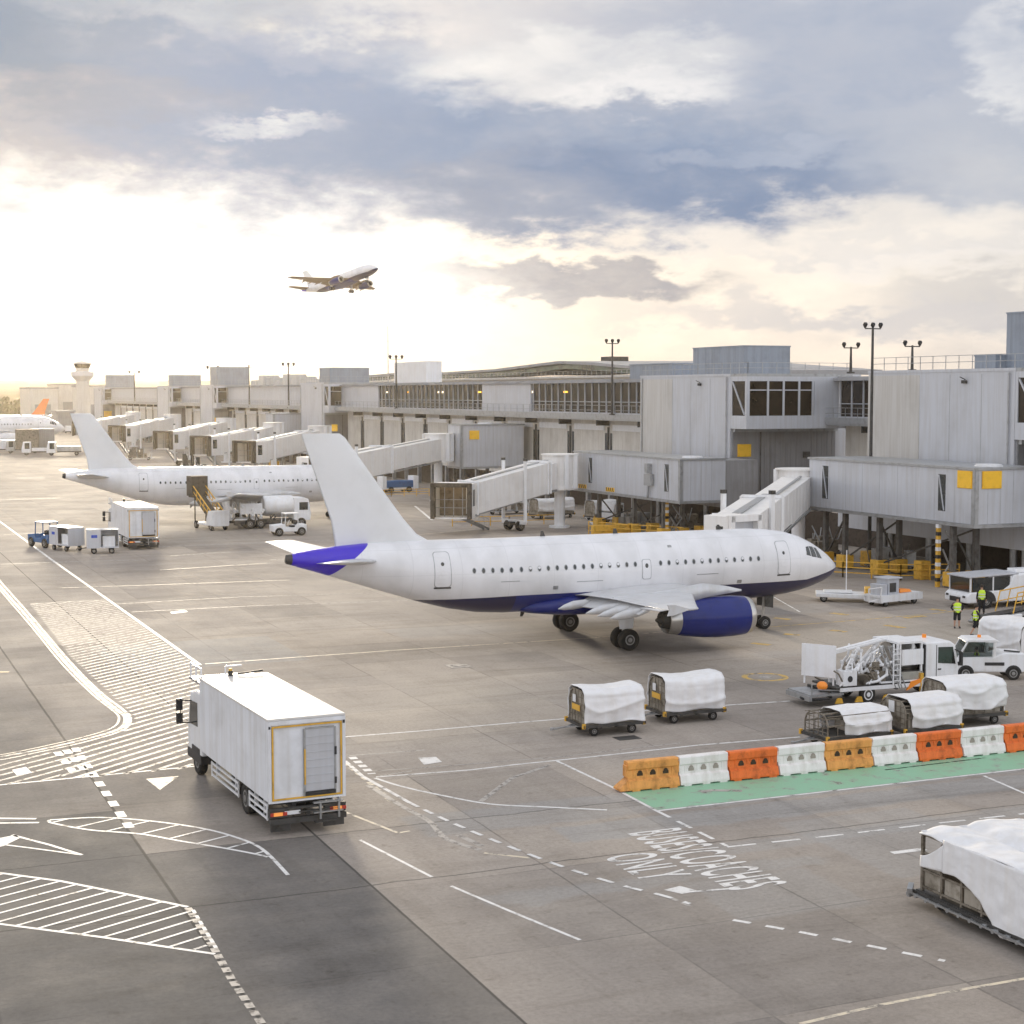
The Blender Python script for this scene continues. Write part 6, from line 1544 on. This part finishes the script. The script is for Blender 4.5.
def machine(loc,label,rz,s=1.0,seed=0):
    r=random.Random(seed);t=thing('ground_equipment',label,'equipment',(*loc,0),rz,'equipment stored below the pier')
    b=MB()
    for i in range(7):
        x=r.uniform(0,3)*s;y=r.uniform(-.8,.8);b.box(x,x+r.uniform(.3,1.1),y-.4,y+.3,.4,r.uniform(.8,2.0)*s)
    obj('cabinets',b,[CAGE,STEEL,DSTEEL][seed%3],t,.03)
    b=MB()
    for i in range(8):
        x=r.uniform(0,3.6)*s;b.tube([(x,r.uniform(-.9,.9),.4),(x+r.uniform(-.8,.8),r.uniform(-.9,.9),r.uniform(1.2,2.6)*s)],.05,6)
    b.box(-.1,3.8*s,-.9,.9,.35,.45);obj('pipes',b,[STEEL,CAGE,WHITE][seed%3],t)
    for x in (.5,3.0*s):
        for sd in (-1,1): wheel(t,x,sd*.8,.3,.2,.5)
places=[((76,141),'grey machinery trailer below the striped link tunnel, right of its middle'),((74.5,147),'grey machinery trailer below the striped link tunnel, left of its middle'),((78,124),'dark equipment below the pier, above the cockpit'),((76,116),'steel equipment beneath the end of the nearest link tunnel'),((75,105),'dark equipment behind the yellow railing'),((60,223),'pale equipment cart far beyond the all white airliner nose'),((70,170),'low equipment cart beyond the retracted bridge'),((66,262),'cluttered equipment below the closest far bridge'),((61,300),'equipment carts below the middle far bridge'),((58,340),'equipment at the foot of the far bridges'),((55,372),'white equipment group left of the far bridges')]
for i,(l,lb) in enumerate(places): machine(l,lb,R(rnd.uniform(-30,30)),1.0 if i<6 else 1.4,i)
# ---------------------------------------------------------------- around the all white airliner
def passenger_stairs(label,loc,rz):
    t=thing('passenger_stairs',label,'passenger stairs',(*loc,0),rz,'mobile passenger stairs')
    b=MB();b.prism([(-.2,.5),(1.5,.5),(1.5,1.1),(1.0,2.0),(-.2,2.0)],'y',-.9,.9);b.box(-.2,5.0,-.8,.8,.45,.62);obj('truck_body',b,WHITE,t,.05)
    b=MB();b.prism([(1.52,1.15),(1.05,1.95),(1.0,1.9),(1.48,1.1)],'y',-.75,.75);obj('windscreen',b,GLASS,t)
    b=MB();b.prism([(.6,.6),(5.2,3.1),(5.2,3.3),(.4,.75)],'y',-.62,.62)
    for i in range(14): b.box(.8+i*.32,1.1+i*.32,-.6,.6,.86+i*.172,.9+i*.172)
    b.box(5.1,6.3,-.75,.75,3.1,3.25);b.bar((5.0,-.6,.6),(5.0,-.6,3.1),.1);b.bar((5.0,.6,.6),(5.0,.6,3.1),.1);obj('stair_flight',b,BROWNG,t)
    for sd in (-1,1):
        b=MB();b.bar((.7,sd*.68,1.9),(5.2,sd*.68,4.3),.09);b.bar((.7,sd*.68,1.3),(5.2,sd*.68,3.7),.06)
        for i in range(6): x=.7+i*.9;b.bar((x,sd*.68,.75+(x-.5)*.53),(x,sd*.68,1.9+(x-.7)*.53),.06)
        b.bar((5.2,sd*.75,4.3),(6.3,sd*.75,4.3),.07);obj('handrail',b,YRAIL,t)
    b=MB();b.box(5.1,6.4,-.9,-.8,3.25,5.3);b.box(5.1,6.4,.8,.9,3.25,5.3);b.box(5.1,6.4,-.8,.8,5.2,5.3);b.box(5.15,5.2,-.8,.8,3.3,5.2,1);obj('top_canopy',b,[BROWNG,BROWNG],t)
    for x in (.5,4.3):
        for sd in (-1,1): wheel(t,x,sd*.75,.4,.25,.5)
passenger_stairs('mobile stairs with yellow handrails at the rear door of the all white airliner',(36.6,161.3),R(101))
passenger_stairs('mobile stairs half hidden behind the near tail fin',(51.2,161.0),R(101))
def bowser():
    t=thing('fuel_truck','white fuel truck with hoses, parked under the wing of the all white airliner','fuel truck',(37.3,163.4,0),R(0))
    b=MB();b.box(0,8.6,-.5,.5,.6,.9);obj('chassis',b,DSTEEL,t)
    b=MB();n=20;b.loft([[(x,1.15*r*math.sin(2*math.pi*i/n),2.3+1.0*r*math.cos(2*math.pi*i/n)) for i in range(n)] for x,r in ((4.2,.8),(4.35,1),(7.2,1),(7.4,.9))]);obj('tank',b,WHITE,t)
    b=MB();b.prism([(7.2,.7),(9.0,.7),(9.05,1.5),(8.8,2.9),(8.2,3.1),(7.2,3.1)],'y',-1.1,1.1);cb=obj('cab',b,WHITE,t,.08)
    b=MB();b.box(7.8,8.7,-1.115,1.115,1.8,2.6);obj('side_window',b,GLASS,cb)
    r=random.Random(3);b=MB();b.box(.2,3.9,-1.0,1.0,.9,1.05);b.box(1.6,3.9,-1.05,-.95,1.5,2.6);b.box(.3,.5,-1.1,1.1,.9,2.9)
    for i in range(16):
        x=r.uniform(.4,4);b.tube([(x,r.uniform(-1,1),1.0),(x+r.uniform(-.5,.5),r.uniform(-1,1),2.7)],.07,6);b.sphere((x,-1,r.uniform(1,2.4)),.18,8)
    obj('pump_gear',b,WHITE,t)
    b=MB()
    for i in range(10): x=r.uniform(.4,5);b.tube([(x,-1.05,.7),(x+r.uniform(-.7,.7),-1.1,r.uniform(.9,1.9))],.07,6)
    b.box(1.0,6.0,-1.0,-.6,.4,.9);obj('dark_pipes',b,DSTEEL,t)
    for x in (2.6,3.7,8.0):
        for sd in (-1,1): wheel(t,x,sd*1.0,.5,.3,.5)
bowser()
def open_tug(label,loc,rz,m=WHITE,s=1.0):
    t=thing('baggage_tug',label,'baggage tug',(*loc,0),rz,'baggage tugs')
    b=MB();b.prism([(0,.35),(2.9,.35),(2.95,.9),(1.9,1.0),(1.75,.7),(1.0,.7),(.9,.95),(0,.95)],'y',-.65,.65);obj('body',b,m,t,.05)
    b=MB()
    for x in (.75,1.9):
        for y in (-.6,.6): b.bar((x,y,.8),(x+(.0 if x<1 else -.1),y,1.85),.06)
    b.box(.65,1.9,-.65,.65,1.85,1.92);b.bar((1.5,-.1,.9),(1.3,-.1,1.3),.05);obj('canopy_frame',b,m,t)
    b=MB();b.box(.85,1.3,-.4,.4,.7,.85);b.box(.8,.92,-.4,.4,.85,1.3);obj('seat',b,BLACK,t)
    for x in (.45,2.4):
        for sd in (-1,1): wheel(t,x,sd*.62,.36,.22,.5)
    t.scale=(s,s,s);return t
open_tug('white open tug parked alone near the fuel truck',(43.2,153.6),R(180),s=1.15)
k=open_tug('dark blue tug pulling the grey luggage carts at the left',(18.9,149.2),R(113),BLUEP,1.2)
def luggage_cart(label,loc,rz,L0=4.0):
    t=thing('luggage_cart',label,'luggage cart',(*loc,0),rz,'grey box luggage carts')
    b=MB();b.box(0,L0,-.8,.8,.5,.62);b.box(0,.06,-.8,.8,.62,2.1);b.box(L0-.06,L0,-.8,.8,.62,2.1);b.box(0,L0,-.8,.8,2.05,2.12);b.box(0.06,L0-.06,.74,.8,.62,2.05);b.box(.06,L0*.45,-.8,-.75,.62,2.05);obj('box',b,CLAD,t)
    b=MB();b.box(L0*.5,L0-.3,-.5,.6,.62,1.5);obj('luggage_load',b,WHITE,t)
    b=MB();b.box(L0*.15,L0*.15+.5,-.82,-.8,1.4,1.65);obj('blue_emblem',b,BLUEL,t)
    b=MB();b.bar((-.9,0,.4),(0,0,.5),.08);obj('tow_bar',b,DSTEEL,t)
    for x in (.6,L0-.6):
        for sd in (-1,1): wheel(t,x,sd*.65,.25,.18,.5)
luggage_cart('grey luggage cart coupled right behind the blue tug',(18.9,148.0),R(-68),3.3)
luggage_cart('last grey luggage cart of the train, one side open',(20.7,142.9),R(-8),2.7)
# service vehicles round the distant airliner
FG='service vehicles round the distant airliner'
sp=[((30,400),'dark loader under the left wing of the distant airliner',DSTEEL,(3.4,CAGE)),((36,396),'brown catering body by the distant airliner',CAGE,(4.2,BROWNG)),((41,392),'white van near the nose of the distant airliner',WHITE,(2.6,WHITE)),((46,388),'grey high truck at the nose of the distant airliner',STEEL,(4.8,CAGE)),((50,392),'second grey high truck nearest the white tail fin',STEEL,(4.8,CLADD)),((48,374),'small white tug in front of the distant trucks',WHITE,(1.4,WHITE)),((53,371),'small white cart close to the white tail fin',WHITE,(1.8,STEEL))]
for l,lb,m,ld in sp: small_truck(lb,l,R(170),6.5,m,ld,FG,m,2.6).scale=(1.15,1.15,1.15)
b=MB()
for i in range(26):
    q=ray(-10+i*6.5,410);y=560+(i%5)*6;x=q[0]*y/q[1]
    if i%3==0:
        o=small_truck('far vehicle parked beyond the apron, a speck below the hangars',(x,y),R(rnd.uniform(0,360)),6,[WHITE,STEEL,CAGE][i%3],(2.6,[WHITE,CLADD,STEEL][i%3]),'specks of vehicles below the far hangars')
# ---------------------------------------------------------------- air
b=MB();b.box(-2700,2700,-400,3300,-1.0,33)
hz=obj('haze',b,[]);hz.data.materials.clear();hm=bpy.data.materials.new('haze');hm.use_nodes=True;nt=hm.node_tree;nt.nodes.clear()
v=nt.nodes.new('ShaderNodeVolumePrincipled');v.inputs['Color'].default_value=(1,.87,.68,1);v.inputs['Density'].default_value=.00011;v.inputs['Anisotropy'].default_value=.8
o=nt.nodes.new('ShaderNodeOutputMaterial');nt.links.new(v.outputs[0],o.inputs['Volume']);hz.data.materials.append(hm);hz['kind']='stuff'
